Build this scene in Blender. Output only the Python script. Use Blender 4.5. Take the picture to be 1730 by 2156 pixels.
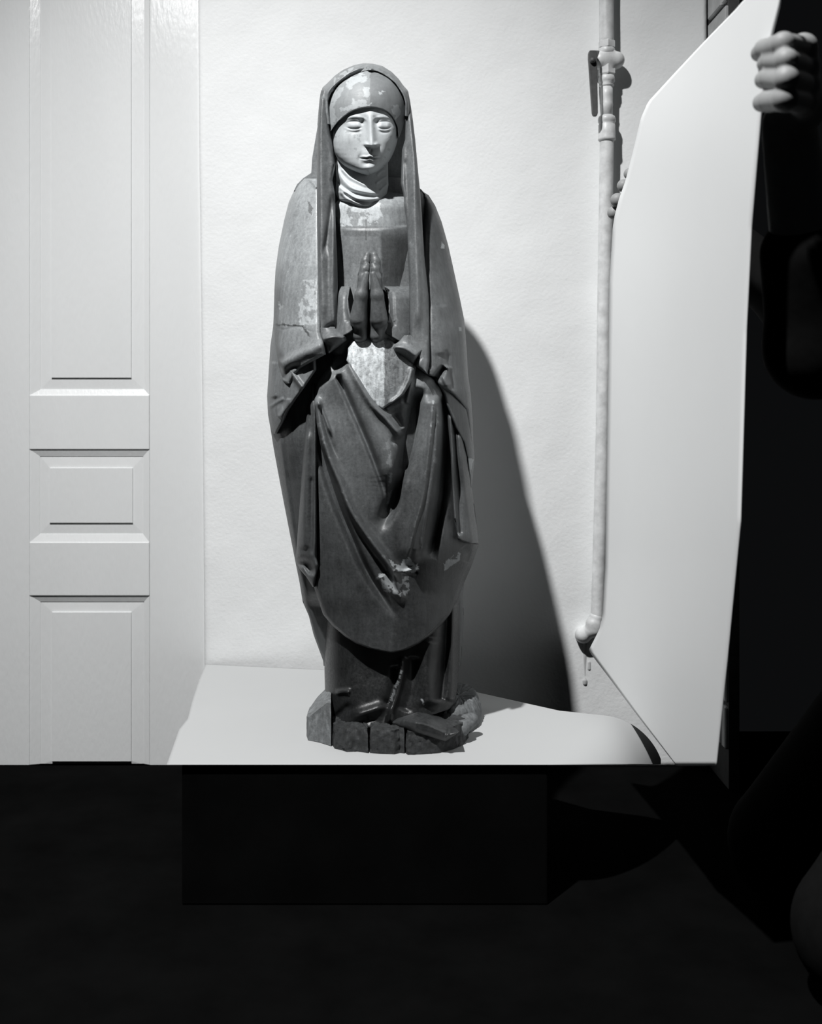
import bpy, bmesh, math, random
import numpy as np
from mathutils import Vector

for o in list(bpy.data.objects):
    bpy.data.objects.remove(o, do_unlink=True)
SC = bpy.context.scene
COL = SC.collection

# ------------------------------------------------------------------ camera / world / light
F, CX, CY, CAMZ = 2271.0, 827.0, 812.0, 0.689      # focal length (px), principal point, camera height
PAPZ = CAMZ - 0.5                                  # top of the paper covered podium
WALL = 1.95                                        # distance of the back wall

cd = bpy.data.cameras.new('camera'); cam = bpy.data.objects.new('camera', cd); COL.objects.link(cam)
cam.location = (0, 0, CAMZ); cam.rotation_euler = (math.pi/2, 0, 0)
cd.sensor_fit = 'HORIZONTAL'; cd.sensor_width = 36.0; cd.lens = F/1730*36
cd.shift_x = (865-CX)/1730; cd.shift_y = -(1078-CY)/1730
cd.clip_start = 0.02
cd.dof.use_dof = True; cd.dof.focus_distance = 1.62; cd.dof.aperture_fstop = (cd.lens/1000)/0.0075
SC.camera = cam

w = bpy.data.worlds.new('world'); SC.world = w; w.use_nodes = True
w.node_tree.nodes['Background'].inputs[0].default_value = (0.0035, 0.0037, 0.004, 1)
w.node_tree.nodes['Background'].inputs[1].default_value = 1.0

LAMP = Vector((-0.67, 0.29, CAMZ + 2.22))
ld = bpy.data.lights.new('photoflood', 'SPOT'); lamp = bpy.data.objects.new('photoflood', ld); COL.objects.link(lamp)
lamp.location = LAMP
lamp.rotation_euler = (Vector((0.20, 1.90, CAMZ - 1.50)) - LAMP).to_track_quat('-Z', 'Y').to_euler()
ld.energy = 482; ld.spot_size = math.radians(70); ld.spot_blend = 1.0; ld.shadow_soft_size = 0.035
ld.color = (1.0, 1.0, 1.0)
# added weak spot, no lamp of the room: makes the gloss door's glare
l2 = bpy.data.lights.new('added_glare_spot', 'SPOT'); side = bpy.data.objects.new('added_glare_spot', l2); COL.objects.link(side)
side.location = (-0.585, 0.85, CAMZ + 1.12)
side.rotation_euler = (Vector((-0.50, WALL, CAMZ + 0.55)) - side.location).to_track_quat('-Z', 'Y').to_euler()
l2.energy = 3.4; l2.spot_size = math.radians(46); l2.spot_blend = 1.0; l2.shadow_soft_size = 0.03

SC.view_settings.view_transform = 'Standard'; SC.view_settings.look = 'None'
SC.view_settings.gamma = 1.0; SC.view_settings.exposure = 0.0
SC.view_settings.use_curve_mapping = False

rng = np.random.default_rng(7)
random.seed(7)

# ------------------------------------------------------------------ helpers
def U(px, py, d):
    return ((px-CX)*d/F, d, CAMZ + (CY-py)*d/F)

def tag(o, label=None, cat=None, group=None, kind=None):
    if label: o['label'] = label
    if cat: o['category'] = cat
    if group: o['group'] = group
    if kind: o['kind'] = kind
    return o

def empty(name, loc=(0, 0, 0)):
    o = bpy.data.objects.new(name, None); COL.objects.link(o); o.location = loc
    o.empty_display_size = 0.05
    return o

def link(name, me, mat, parent=None, smooth=True, tone=None):
    if tone is not None:
        a = me.attributes.new('tone', 'FLOAT', 'POINT'); a.data.foreach_set('value', np.asarray(tone, np.float32).ravel())
    o = bpy.data.objects.new(name, me); COL.objects.link(o)
    me.materials.append(mat)
    if smooth: me.polygons.foreach_set('use_smooth', [True]*len(me.polygons))
    if parent is not None:
        o.parent = parent
        o.location = -Vector(parent.location) if parent.parent is None else (0, 0, 0)
    me.update()
    return o

def fix(me):
    bm = bmesh.new(); bm.from_mesh(me); bmesh.ops.recalc_face_normals(bm, faces=bm.faces); bm.to_mesh(me); bm.free()

def vnoise(x, y, scale, seed=0, octaves=3):
    """smooth value noise -1..1 over 2-D arrays"""
    out = 0; amp = 1; tot = 0
    for k in range(octaves):
        r = np.random.default_rng(seed*31+k).uniform(-1, 1, (64, 64))
        xs = np.asarray(x)/scale*(2**k)+11.3*k; ys = np.asarray(y)/scale*(2**k)+5.7*k
        xi = np.floor(xs).astype(int); yi = np.floor(ys).astype(int)
        fx = xs-xi; fy = ys-yi; fx = fx*fx*(3-2*fx); fy = fy*fy*(3-2*fy)
        g = lambda a, b: r[a % 64, b % 64]
        v = (g(xi, yi)*(1-fx)+g(xi+1, yi)*fx)*(1-fy)+(g(xi, yi+1)*(1-fx)+g(xi+1, yi+1)*fx)*fy
        out = out+amp*v; tot += amp; amp *= 0.5
    return out/tot

def inside(px, py, poly):
    px = np.asarray(px, float); py = np.asarray(py, float)
    c = np.zeros(px.shape, bool); n = len(poly)
    for i in range(n):
        x0, y0 = poly[i]; x1, y1 = poly[(i+1) % n]
        if y0 == y1: continue
        hit = ((y0 > py) != (y1 > py)) & (px < (x1-x0)*(py-y0)/(y1-y0)+x0)
        c ^= hit
    return c

def smooth_line(pts, sub=5):
    p = np.array([q[:2] for q in pts], float)
    if len(p) < 3: return [tuple(q) for q in p]
    e = np.vstack([2*p[0]-p[1], p, 2*p[-1]-p[-2]]); out = []
    for i in range(1, len(e)-2):
        for k in range(sub):
            t = k/sub; a, b, c, d = e[i-1], e[i], e[i+1], e[i+2]
            out.append(tuple(0.5*(2*b+(c-a)*t+(2*a-5*b+4*c-d)*t*t+(3*b-a-3*c+d)*t**3)))
    return out+[tuple(p[-1])]

def polydist(px, py, pts):
    """distance, signed side (+ = right of a downward line), 0..1 place along the line"""
    pts = smooth_line(pts)
    best = np.full(px.shape, 1e9); side = np.zeros(px.shape); tt = np.zeros(px.shape)
    seg = [math.dist(pts[i][:2], pts[i+1][:2]) for i in range(len(pts)-1)]; tot = sum(seg); acc = 0
    for i in range(len(pts)-1):
        x0, y0 = pts[i][:2]; x1, y1 = pts[i+1][:2]; dx, dy = x1-x0, y1-y0; L2 = dx*dx+dy*dy
        t = np.clip(((px-x0)*dx+(py-y0)*dy)/L2, 0, 1)
        ds = np.hypot(px-x0-t*dx, py-y0-t*dy)
        m = ds < best
        best = np.where(m, ds, best)
        side = np.where(m, -np.sign(dx*(py-y0)-dy*(px-x0)), side)
        tt = np.where(m, (acc+t*seg[i])/tot, tt); acc += seg[i]
    return best, side, tt

def smooth01(x):
    x = np.clip(x, 0, 1); return x*x*(3-2*x)

def ridge(px, py, pts, amp, wl, wr=None, t0=0.08, t1=0.08, p=2.0):
    wr = wl if wr is None else wr
    d, s, t = polydist(px, py, pts)
    wd = np.where(s < 0, wl, wr)
    tp = 1.0
    if t0 > 0: tp = tp*smooth01(t/t0)
    if t1 > 0: tp = tp*smooth01((1-t)/t1)
    return amp*tp*np.exp(-(d/wd)**p)

def step(px, py, pts, amp, wd, reach, t0=0.1, t1=0.1):
    """raised on the right of the line (amp>0), fading over reach"""
    d, s, t = polydist(px, py, pts); sd = d*s
    tp = 1.0
    if t0 > 0: tp = tp*smooth01(t/t0)
    if t1 > 0: tp = tp*smooth01((1-t)/t1)
    return amp*tp*(1/(1+np.exp(-np.clip(sd/wd, -30, 30))))*np.exp(-(np.maximum(sd, 0)/reach)**2)

def tabs(pts, sig=4.0):
    """table look-up with its corners rounded over sig"""
    a = np.array(sorted(pts, key=lambda q: q[0]), float); y = np.arange(a[0, 0]-40, a[-1, 0]+40, 0.5)
    k = np.exp(-0.5*(np.arange(-60, 61)*0.5/sig)**2); k /= k.sum()
    lo = a[0, 1]-(a[0, 0]-y)*(a[1, 1]-a[0, 1])/(a[1, 0]-a[0, 0]); hi = a[-1, 1]+(y-a[-1, 0])*(a[-1, 1]-a[-2, 1])/(a[-1, 0]-a[-2, 0])
    v = np.interp(y, a[:, 0], a[:, 1]); v = np.where(y < a[0, 0], lo, np.where(y > a[-1, 0], hi, v))
    v = np.convolve(np.pad(v, 60, mode='edge'), k, 'valid')
    return lambda q: np.interp(q, y, v)

def tab(pts):
    a = np.array(sorted(pts, key=lambda q: q[0]), float); return lambda y: np.interp(y, a[:, 0], a[:, 1])

def grid_mesh(name, PX, PY, DF, DB, mat, parent, tone=None, cap_smooth=True):
    """closed solid: front grid at depth DF, back grid at DB, in pixel-ray coordinates"""
    nv, nu = PX.shape
    X = np.concatenate([PX, PX[:, ::-1]], 1); Y = np.concatenate([PY, PY[:, ::-1]], 1)
    lim = np.where(PY > CY+10, 0.4992*F/np.maximum(PY-CY, 10), 1e3)     # nothing reaches below the paper
    DF = np.minimum(DF, lim); DB = np.minimum(DB, lim)
    D = np.concatenate([DF, DB[:, ::-1]], 1)
    co = np.stack([(X-CX)*D/F, D, CAMZ+(CY-Y)*D/F], -1)
    m = 2*nu
    verts = co.reshape(-1, 3)
    idx = np.arange(nv*m).reshape(nv, m); nx = np.roll(idx, -1, 1)
    q = np.stack([idx[:-1], nx[:-1], nx[1:], idx[1:]], -1).reshape(-1, 4)
    capt = np.stack([idx[0, :nu-1], idx[0, m-1:m-nu:-1], idx[0, m-2:m-nu-1:-1], idx[0, 1:nu]], -1)
    capb = np.stack([idx[-1, :nu-1], idx[-1, 1:nu], idx[-1, m-2:m-nu-1:-1], idx[-1, m-1:m-nu:-1]], -1)
    q = np.concatenate([q, capt, capb], 0)
    me = bpy.data.meshes.new(name)
    me.from_pydata(verts.tolist(), [], q.tolist())
    fix(me)
    if tone is None: tone = np.full(PX.shape, 0.2)
    tn = np.concatenate([tone, tone[:, ::-1]], 1)
    return link(name, me, mat, parent, True, tn)

def rows(L, R, y0, y1, dy=2.0, du=2.0, dense=True):
    ny = max(int(abs(y1-y0)/dy)+1, 4); y = np.linspace(y0, y1, ny)
    l = L(y); r = R(y); nu = max(int(np.max(r-l)/du)+1, 8)
    s = np.linspace(-1, 1, nu)
    if dense: s = 0.55*s+0.45*np.sin(s*math.pi/2)
    PX = (l+r)[:, None]/2+(r-l)[:, None]/2*s[None]; PY = np.repeat(y[:, None], nu, 1)
    S = np.repeat(s[None], ny, 0)
    return PX, PY, S

def edge_round(PX, PY, L, R, r, depth):
    """pull the last r pixels at each side back by depth, as a quarter round"""
    l = L(PY); rr = R(PY)
    t = np.clip(np.minimum(PX-l, rr-PX)/r, 0, 1)
    return depth*(1-np.sqrt(np.clip(1-(1-t)**2, 0, 1)))

def tb_round(PY, y0, y1, r, depth):
    t = np.clip(np.minimum(PY-y0, y1-PY)/r, 0, 1)
    return depth*(1-np.sqrt(np.clip(1-(1-t)**2, 0, 1)))

def surface_nets(V, org, h):
    n = np.array(V.shape); ins = V < 0
    c = [ins[i:n[0]-1+i, j:n[1]-1+j, k:n[2]-1+k] for i in (0, 1) for j in (0, 1) for k in (0, 1)]
    s = sum(a.astype(np.int8) for a in c); act = (s > 0) & (s < 8)
    ci = np.argwhere(act); vid = -np.ones(act.shape, np.int64); vid[act] = np.arange(len(ci))
    acc = np.zeros((len(ci), 3)); cnt = np.zeros(len(ci))
    cor = [(i, j, k) for i in (0, 1) for j in (0, 1) for k in (0, 1)]
    vals = np.stack([V[ci[:, 0]+a, ci[:, 1]+b, ci[:, 2]+g] for a, b, g in cor], 1)
    for a in range(8):
        for b in range(a+1, 8):
            ca, cb = np.array(cor[a]), np.array(cor[b])
            if np.abs(ca-cb).sum() != 1: continue
            m = (vals[:, a] < 0) != (vals[:, b] < 0)
            t = vals[m, a]/(vals[m, a]-vals[m, b])
            acc[m] += ca+(cb-ca)*t[:, None]; cnt[m] += 1
    P = (ci+acc/cnt[:, None])*h+np.array(org)
    faces = []
    for ax in range(3):
        u, v = [(1, 2), (2, 0), (0, 1)][ax]
        sl0 = [slice(1, -1)]*3; sl1 = [slice(1, -1)]*3
        sl0[ax] = slice(0, -1); sl1[ax] = slice(1, None)
        A = ins[tuple(sl0)]; B = ins[tuple(sl1)]
        e = np.argwhere(A != B); 
        if not len(e): continue
        flip = A[tuple(e.T)]
        off = np.ones(3, int); off[ax] = 0
        e = e+off
        def g(du, dv):
            q = e.copy(); q[:, u] -= du; q[:, v] -= dv
            return vid[q[:, 0], q[:, 1], q[:, 2]]
        q = np.stack([g(1, 1), g(0, 1), g(0, 0), g(1, 0)], 1)
        q[~flip] = q[~flip][:, ::-1]
        faces.append(q)
    return P, np.concatenate(faces)

class SDF:
    def __init__(s, lo, hi, h):
        s.lo = np.array(lo, float); s.h = h
        s.n = np.ceil((np.array(hi)-s.lo)/h).astype(int)+1
        s.V = np.full(s.n, 0.08, np.float32)
    def cone(s, a, b, ra, rb, k=0.004, sub=False, squash=None):
        a = np.array(a, float); b = np.array(b, float); R = max(ra, rb)+k*2+s.h*3
        if squash: R *= max(1/min(squash), 1)
        i0 = np.clip(np.floor((np.minimum(a, b)-R-s.lo)/s.h).astype(int), 0, s.n-1)
        i1 = np.clip(np.ceil((np.maximum(a, b)+R-s.lo)/s.h).astype(int)+1, 1, s.n)
        if np.any(i1 <= i0): return
        ax = [s.lo[i]+np.arange(i0[i], i1[i])*s.h for i in range(3)]
        G = np.meshgrid(*ax, indexing='ij')
        sq = squash or (1, 1, 1)
        ab = (b-a)*sq; L2 = max((ab**2).sum(), 1e-12)
        p = [(G[i]-a[i])*sq[i] for i in range(3)]
        t = np.clip((p[0]*ab[0]+p[1]*ab[1]+p[2]*ab[2])/L2, 0, 1)
        d = np.sqrt(sum((p[i]-t*ab[i])**2 for i in range(3)))-(ra+(rb-ra)*t)
        sl = tuple(slice(i0[i], i1[i]) for i in range(3)); v = s.V[sl]
        if sub: s.V[sl] = np.maximum(v, -d); return
        hh = np.clip(0.5+0.5*(v-d)/k, 0, 1)
        s.V[sl] = v*(1-hh)+d*hh-k*hh*(1-hh)
    def mesh(s, name):
        P, Q = surface_nets(s.V, s.lo, s.h)
        me = bpy.data.meshes.new(name); me.from_pydata(P.tolist(), [], Q.tolist()); fix(me)
        return me

# ------------------------------------------------------------------ materials
def mat(name, build):
    m = bpy.data.materials.new(name); m.use_nodes = True
    nt = m.node_tree; b = nt.nodes['Principled BSDF']; build(nt, b); return m

def nd(nt, typ, **kw):
    n = nt.nodes.new(typ)
    for k, v in kw.items():
        if k in ('operation', 'blend_type', 'data_type', 'attribute_name', 'noise_dimensions', 'wave_type', 'bands_direction', 'feature'): setattr(n, k, v)
        else: n.inputs[k].default_value = v
    return n

def simple(name, grey, rough, var=0.06, scale=40, bump=0.0, bscale=200, spec=0.4, stretch=None, metallic=0, bdist=0.001):
    def b(nt, p):
        tc = nd(nt, 'ShaderNodeTexCoord'); src = tc.outputs['Object']
        if stretch:
            mp = nd(nt, 'ShaderNodeMapping'); mp.inputs['Scale'].default_value = stretch
            nt.links.new(src, mp.inputs[0]); src = mp.outputs[0]
        n = nd(nt, 'ShaderNodeTexNoise', Scale=scale, Detail=5, Roughness=0.6); nt.links.new(src, n.inputs['Vector'])
        r = nd(nt, 'ShaderNodeMapRange'); r.inputs['From Min'].default_value = 0.25; r.inputs['From Max'].default_value = 0.75
        r.inputs['To Min'].default_value = grey*(1-var); r.inputs['To Max'].default_value = grey*(1+var)
        nt.links.new(n.outputs[0], r.inputs[0])
        c = nd(nt, 'ShaderNodeCombineColor')
        for i, k in enumerate((0.985, 1.0, 1.0)):
            mu = nd(nt, 'ShaderNodeMath', operation='MULTIPLY'); mu.inputs[1].default_value = k
            nt.links.new(r.outputs[0], mu.inputs[0]); nt.links.new(mu.outputs[0], c.inputs[i])
        nt.links.new(c.outputs[0], p.inputs['Base Color'])
        p.inputs['Roughness'].default_value = rough; p.inputs['Specular IOR Level'].default_value = spec
        p.inputs['Metallic'].default_value = metallic
        if bump:
            n2 = nd(nt, 'ShaderNodeTexNoise', Scale=bscale, Detail=4); nt.links.new(src, n2.inputs['Vector'])
            bp = nd(nt, 'ShaderNodeBump', Strength=bump, Distance=bdist); nt.links.new(n2.outputs[0], bp.inputs['Height'])
            nt.links.new(bp.outputs[0], p.inputs['Normal'])
    return mat(name, b)

def painted(name, rough=0.45, spec=0.5, speck=0.35, speck_scale=260, bump=0.25, wear=0.5):
    """carved, worn painted wood: grey 'tone' stored on the mesh x fine grain, with small paint losses"""
    def b(nt, p):
        at = nd(nt, 'ShaderNodeAttribute', attribute_name='tone')
        tc = nd(nt, 'ShaderNodeTexCoord')
        n = nd(nt, 'ShaderNodeTexNoise', Scale=speck_scale, Detail=6, Roughness=0.7); nt.links.new(tc.outputs['Object'], n.inputs['Vector'])
        mp = nd(nt, 'ShaderNodeMapping'); mp.inputs['Scale'].default_value = (1, 1, 0.18); nt.links.new(tc.outputs['Object'], mp.inputs[0])
        g = nd(nt, 'ShaderNodeTexNoise', Scale=170, Detail=5, Roughness=0.65); nt.links.new(mp.outputs[0], g.inputs['Vector'])
        a = nd(nt, 'ShaderNodeMath', operation='ADD'); nt.links.new(n.outputs[0], a.inputs[0]); nt.links.new(g.outputs[0], a.inputs[1])
        r = nd(nt, 'ShaderNodeMapRange'); r.inputs['From Min'].default_value = 0.65; r.inputs['From Max'].default_value = 1.4
        r.inputs['To Min'].default_value = 1-speck; r.inputs['To Max'].default_value = 1+speck
        nt.links.new(a.outputs[0], r.inputs[0])
        # scattered light paint losses and dark scratches
        n3 = nd(nt, 'ShaderNodeTexNoise', Scale=105, Detail=9, Roughness=0.72); nt.links.new(tc.outputs['Object'], n3.inputs['Vector'])
        r3 = nd(nt, 'ShaderNodeMapRange'); r3.inputs['From Min'].default_value = 0.60; r3.inputs['From Max'].default_value = 0.70
        r3.inputs['To Min'].default_value = 1.0; r3.inputs['To Max'].default_value = 1.0+wear; nt.links.new(n3.outputs[0], r3.inputs[0])
        r4 = nd(nt, 'ShaderNodeMapRange'); r4.inputs['From Min'].default_value = 0.30; r4.inputs['From Max'].default_value = 0.40
        r4.inputs['To Min'].default_value = 1.0-wear*0.5; r4.inputs['To Max'].default_value = 1.0; nt.links.new(n3.outputs[0], r4.inputs[0])
        m3 = nd(nt, 'ShaderNodeMath', operation='MULTIPLY'); nt.links.new(r3.outputs[0], m3.inputs[0]); nt.links.new(r4.outputs[0], m3.inputs[1])
        m4 = nd(nt, 'ShaderNodeMath', operation='MULTIPLY'); nt.links.new(r.outputs[0], m4.inputs[0]); nt.links.new(m3.outputs[0], m4.inputs[1])
        mu = nd(nt, 'ShaderNodeMath', operation='MULTIPLY'); nt.links.new(at.outputs['Fac'], mu.inputs[0]); nt.links.new(m4.outputs[0], mu.inputs[1])
        c = nd(nt, 'ShaderNodeCombineColor')
        for i, k in enumerate((0.93, 0.98, 1.0)):
            q = nd(nt, 'ShaderNodeMath', operation='MULTIPLY'); q.inputs[1].default_value = k
            nt.links.new(mu.outputs[0], q.inputs[0]); nt.links.new(q.outputs[0], c.inputs[i])
        nt.links.new(c.outputs[0], p.inputs['Base Color'])
        rr = nd(nt, 'ShaderNodeMapRange'); rr.inputs['From Min'].default_value = 0.3; rr.inputs['From Max'].default_value = 0.7
        rr.inputs['To Min'].default_value = rough-0.08; rr.inputs['To Max'].default_value = rough+0.15
        nt.links.new(n.outputs[0], rr.inputs[0]); nt.links.new(rr.outputs[0], p.inputs['Roughness'])
        p.inputs['Specular IOR Level'].default_value = spec
        bp = nd(nt, 'ShaderNodeBump', Strength=bump, Distance=0.0012); nt.links.new(a.outputs[0], bp.inputs['Height'])
        nt.links.new(bp.outputs[0], p.inputs['Normal'])
    return mat(name, b)

M_WALL = simple('wall_plaster', 0.83, 0.8, 0.03, 7, 0.35, 190, 0.2, bdist=0.0014)
M_DOOR = simple('door_gloss_paint', 0.78, 0.21, 0.025, 8, 0.38, 190, 0.9, stretch=(1, 1, 0.30), bdist=0.0012)
M_PAPER = simple('white_paper', 0.78, 0.75, 0.012, 5, 0.05, 60, 0.25)
M_BACKDROP = simple('pale_backdrop_paper', 0.45, 0.8, 0.012, 5, 0.05, 60, 0.2)
M_FLOOR = simple('black_floor', 0.0035, 0.95, 0.3, 9, 0.0, spec=0.0)
M_PODIUM = simple('black_podium', 0.004, 0.95, 0.3, 9, 0.0, spec=0.0)
M_PIPE = simple('painted_pipe', 0.66, 0.42, 0.28, 38, 0.4, 110, 0.5)
M_LEVER = simple('dark_iron', 0.075, 0.5, 0.35, 60, 0.3, 150, 0.4)
M_BRICK = simple('brick_face', 0.42, 0.6, 0.2, 30, 0.3, 120, 0.4)
M_MORTAR = simple('mortar', 0.06, 0.9, 0.2, 60, 0.2)
M_CLOAK = painted('cloak_paint', 0.42, 0.5, 0.34)
M_GOLD = painted('worn_gilding', 0.34, 0.7, 0.7, 190, 0.7, 0.6)
M_SKIN = painted('flesh_paint', 0.5, 0.4, 0.12, 300, 0.12, 0.16)
M_WOOD = painted('bare_wood', 0.6, 0.3, 0.5, 150, 0.9, 0.6)
M_DARK = painted('dark_tunic_paint', 0.36, 0.5, 0.4, 260, 0.25, 0.7)
M_PERSON = simple('skin', 0.27, 0.55, 0.08, 60, 0.15, 300, 0.35)
M_CLOTH = simple('black_cloth', 0.006, 0.95, 0.2, 80, 0.0, spec=0.05)
M_STAIN = simple('stained_plaster', 0.5, 0.7, 0.25, 60, 0.2)

# ------------------------------------------------------------------ structure: floor, wall, door, brick return
def prism(name, pts, y0, y1, m, parent=None, bevel=0.0):
    """polygon in the x-z plane extruded from y0 (front) to y1"""
    n = len(pts)
    v = [(x, y0, z) for x, z in pts]+[(x, y1, z) for x, z in pts]
    f = [tuple(range(n)), tuple(range(2*n-1, n-1, -1))]+[(i, i+n, (i+1) % n+n, (i+1) % n) for i in range(n)]
    me = bpy.data.meshes.new(name); me.from_pydata(v, [], f)
    bm = bmesh.new(); bm.from_mesh(me); bmesh.ops.recalc_face_normals(bm, faces=bm.faces)
    if bevel: bmesh.ops.bevel(bm, geom=bm.edges[:], offset=bevel, segments=2, affect='EDGES', profile=0.6)
    bm.to_mesh(me); bm.free()
    return link(name, me, m, parent, False)

def box(name, x0, x1, y0, y1, z0, z1, m, parent=None, bevel=0.0):
    return prism(name, [(x0, z0), (x1, z0), (x1, z1), (x0, z1)], y0, y1, m, parent, bevel)

o = box('floor', -1.6, 1.6, -0.6, WALL+0.2, -0.05, 0.0, M_FLOOR); tag(o, kind='structure')
TOPZ = CAMZ + 0.95
def wx(px, d=WALL): return (px-CX)*d/F
def wz(py, d=WALL): return CAMZ+(CY-py)*d/F

# plaster wall, its left edge leaning a little as in the photograph
NW = 160
def wall_mesh():
    xs = np.linspace(0, 1, 140); zs = np.linspace(0, TOPZ, 170)
    X = np.zeros((170, 140)); Z = np.repeat(zs[:, None], 140, 1)
    pyz = CY-(zs-CAMZ)*F/WALL
    l = wx(np.interp(pyz, [0, 300, 800, 1100, 1400, 1650], [416, 418, 424, 427, 429, 429])); r = wx(1487.0)
    X = l[:, None]+(r-l)[:, None]*xs[None]
    Y = WALL+0.0016*vnoise(X*1000, Z*1000, 90, 3, 4)
    t = np.clip((X-l[:, None])/0.006, 0, 1); Y = Y+0.006*(1-np.sqrt(1-(1-t)**2))
    n, m = X.shape; v = np.stack([X, Y, Z], -1).reshape(-1, 3); vb = v.copy(); vb[:, 1] = WALL+0.12
    idx = np.arange(n*m).reshape(n, m)
    q = np.stack([idx[:-1, :-1], idx[:-1, 1:], idx[1:, 1:], idx[1:, :-1]], -1).reshape(-1, 4)
    qb = (q+n*m)[:, ::-1]
    ring = np.concatenate([idx[0, :-1], idx[:-1, -1], idx[-1, :0:-1], idx[:0:-1, 0]]); rn = np.roll(ring, -1)
    qs = np.stack([ring, ring+n*m, rn+n*m, rn], -1)
    me = bpy.data.meshes.new('wall_back'); me.from_pydata(np.concatenate([v, vb]).tolist(), [], np.concatenate([q, qb, qs]).tolist()); fix(me)
    return me
wallo = link('wall_back', wall_mesh(), M_WALL); tag(wallo, kind='structure')

# ---- panelled door, its face a little behind the plaster
DF = WALL + 0.010
door = empty('door_1', (wx(190, DF), DF, 0)); tag(door, kind='structure')
def dx(p): return wx(p, DF)
def dz(p): return wz(p, DF)
LST, RST = 62, 314          # inner edges of the two stiles
def dpart(name, x0, x1, y0, y1, yo=0.0, th=0.03, bev=0.0012):
    return box(name, dx(x0), dx(x1), DF+yo, DF+th, dz(y1), dz(y0), M_DOOR, door, bev)
TOPY = -95; DBOT = 1650
dpart('stile', RST, 433, TOPY, DBOT, 0, 0.04, 0.003)
dpart('stile', -40, LST, TOPY, DBOT)
dpart('rail', LST, RST, 832, 946); dpart('rail', LST, RST, 1142, 1254); dpart('rail', LST, RST, 1620, DBOT)
def panel(oy0, oy1, iy0, iy1, ry0, ry1, ix0=83, ix1=302, rx0=107, rx1=275):
    # sloping moulding, flat sunk margin and a raised field
    dep = 0.0065
    o = [(LST, oy0), (RST, oy0), (RST, oy1), (LST, oy1)]; i = [(ix0, iy0), (ix1, iy0), (ix1, iy1), (ix0, iy1)]
    v = []
    for (p, q) in o: v.append((dx(p), DF+0.0015, dz(q)))
    for (p, q) in i: v.append((dx(p), DF+dep*0.85, dz(q)))
    for (p, q) in i: v.append((dx(p), DF+dep, dz(q)))
    for (p, q) in o: v.append((dx(p), DF+0.02, dz(q)))
    f = []
    for k in range(4):
        n = (k+1) % 4
        f += [(k, n, n+4, k+4), (k+4, n+4, n+8, k+8), (k+8, n+8, n+12, k+12), (k+12, n+12, n, k)]
    me = bpy.data.meshes.new('moulding'); me.from_pydata(v, [], f); fix(me); link('moulding', me, M_DOOR, door, False)
    # panel board with raised field: sunk margin slopes up gently to the field's step
    r = [(rx0, ry0), (rx1, ry0), (rx1, ry1), (rx0, ry1)]
    v = []; f = []
    for (p, q) in i: v.append((dx(p), DF+dep, dz(q)))
    for (p, q) in r: v.append((dx(p), DF+dep-0.0012, dz(q)))
    for (p, q) in r: v.append((dx(p), DF+dep-0.0036, dz(q)))
    for (p, q) in i: v.append((dx(p), DF+0.026, dz(q)))
    for k in range(4):
        n = (k+1) % 4
        f += [(k, n, n+4, k+4), (k+4, n+4, n+8, k+8), (k, k+12, n+12, n)]
    f += [(8, 9, 10, 11), (12, 15, 14, 13)]
    me = bpy.data.meshes.new('panel'); me.from_pydata(v, [], f); fix(me); link('panel', me, M_DOOR, door, False)
panel(TOPY, 832, TOPY+14, 820, TOPY+40, 795)
panel(946, 1142, 961, 1125, 986, 1101, 82, 300, 103, 278)
panel(1254, 1621, 1268, 1613, 1290, 1604, 83, 302, 108, 275)
box('kick_board', dx(-40), dx(433), DF-0.004, DF+0.02, 0.0, wz(1614.5, DF-0.004), M_PODIUM, door, 0.001)

# ---- brick return at the right end of the wall, courses running towards the camera
RX = wx(1487)
ret = box('wall_right', RX+0.006, RX+0.024, 1.84, WALL+0.02, 0.0, TOPZ, M_MORTAR); tag(ret, kind='structure')
CH = 0.080; Z0 = wz(50)            # a bed joint seen at pixel (1488, 50)
bmesh_cache = {}
def brick(y0, y1, z0, z1):
    k = (round(y1-y0, 4), round(z1-z0, 4))
    if k not in bmesh_cache:
        bm = bmesh.new(); bmesh.ops.create_cube(bm, size=1)
        bmesh.ops.scale(bm, vec=(0.02, k[0], k[1]), verts=bm.verts)
        bmesh.ops.bevel(bm, geom=bm.edges[:], offset=0.0022, segments=1, affect='EDGES')
        me = bpy.data.meshes.new('brick'); bm.to_mesh(me); bm.free(); me.materials.append(M_BRICK); bmesh_cache[k] = me
    b = bpy.data.objects.new('brick', bmesh_cache[k]); COL.objects.link(b)
    b.location = (RX+0.0101+random.uniform(0, 0.0012), (y0+y1)/2, (z0+z1)/2); b.parent = ret
for c in range(-17, 6):
    z0 = Z0+c*CH
    if z0+CH > TOPZ or z0 < 0: continue
    ends = [WALL-0.002, WALL-0.084, 1.84] if c % 2 == 0 else [WALL-0.002, 1.84]
    for a, b2 in zip(ends[:-1], ends[1:]):
        brick(b2+0.003, a-0.003, z0+0.004, z0+CH-0.004)

# ------------------------------------------------------------------ podium and paper
dfront = 0.5*F/(1609.5-CY)
pod = box('podium', -0.28, 0.205, dfront+0.006, 1.60, 0.0, PAPZ-0.003, M_PODIUM, None, 0.003)
tag(pod, 'low black podium hidden beneath the white paper', 'podium')

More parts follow.
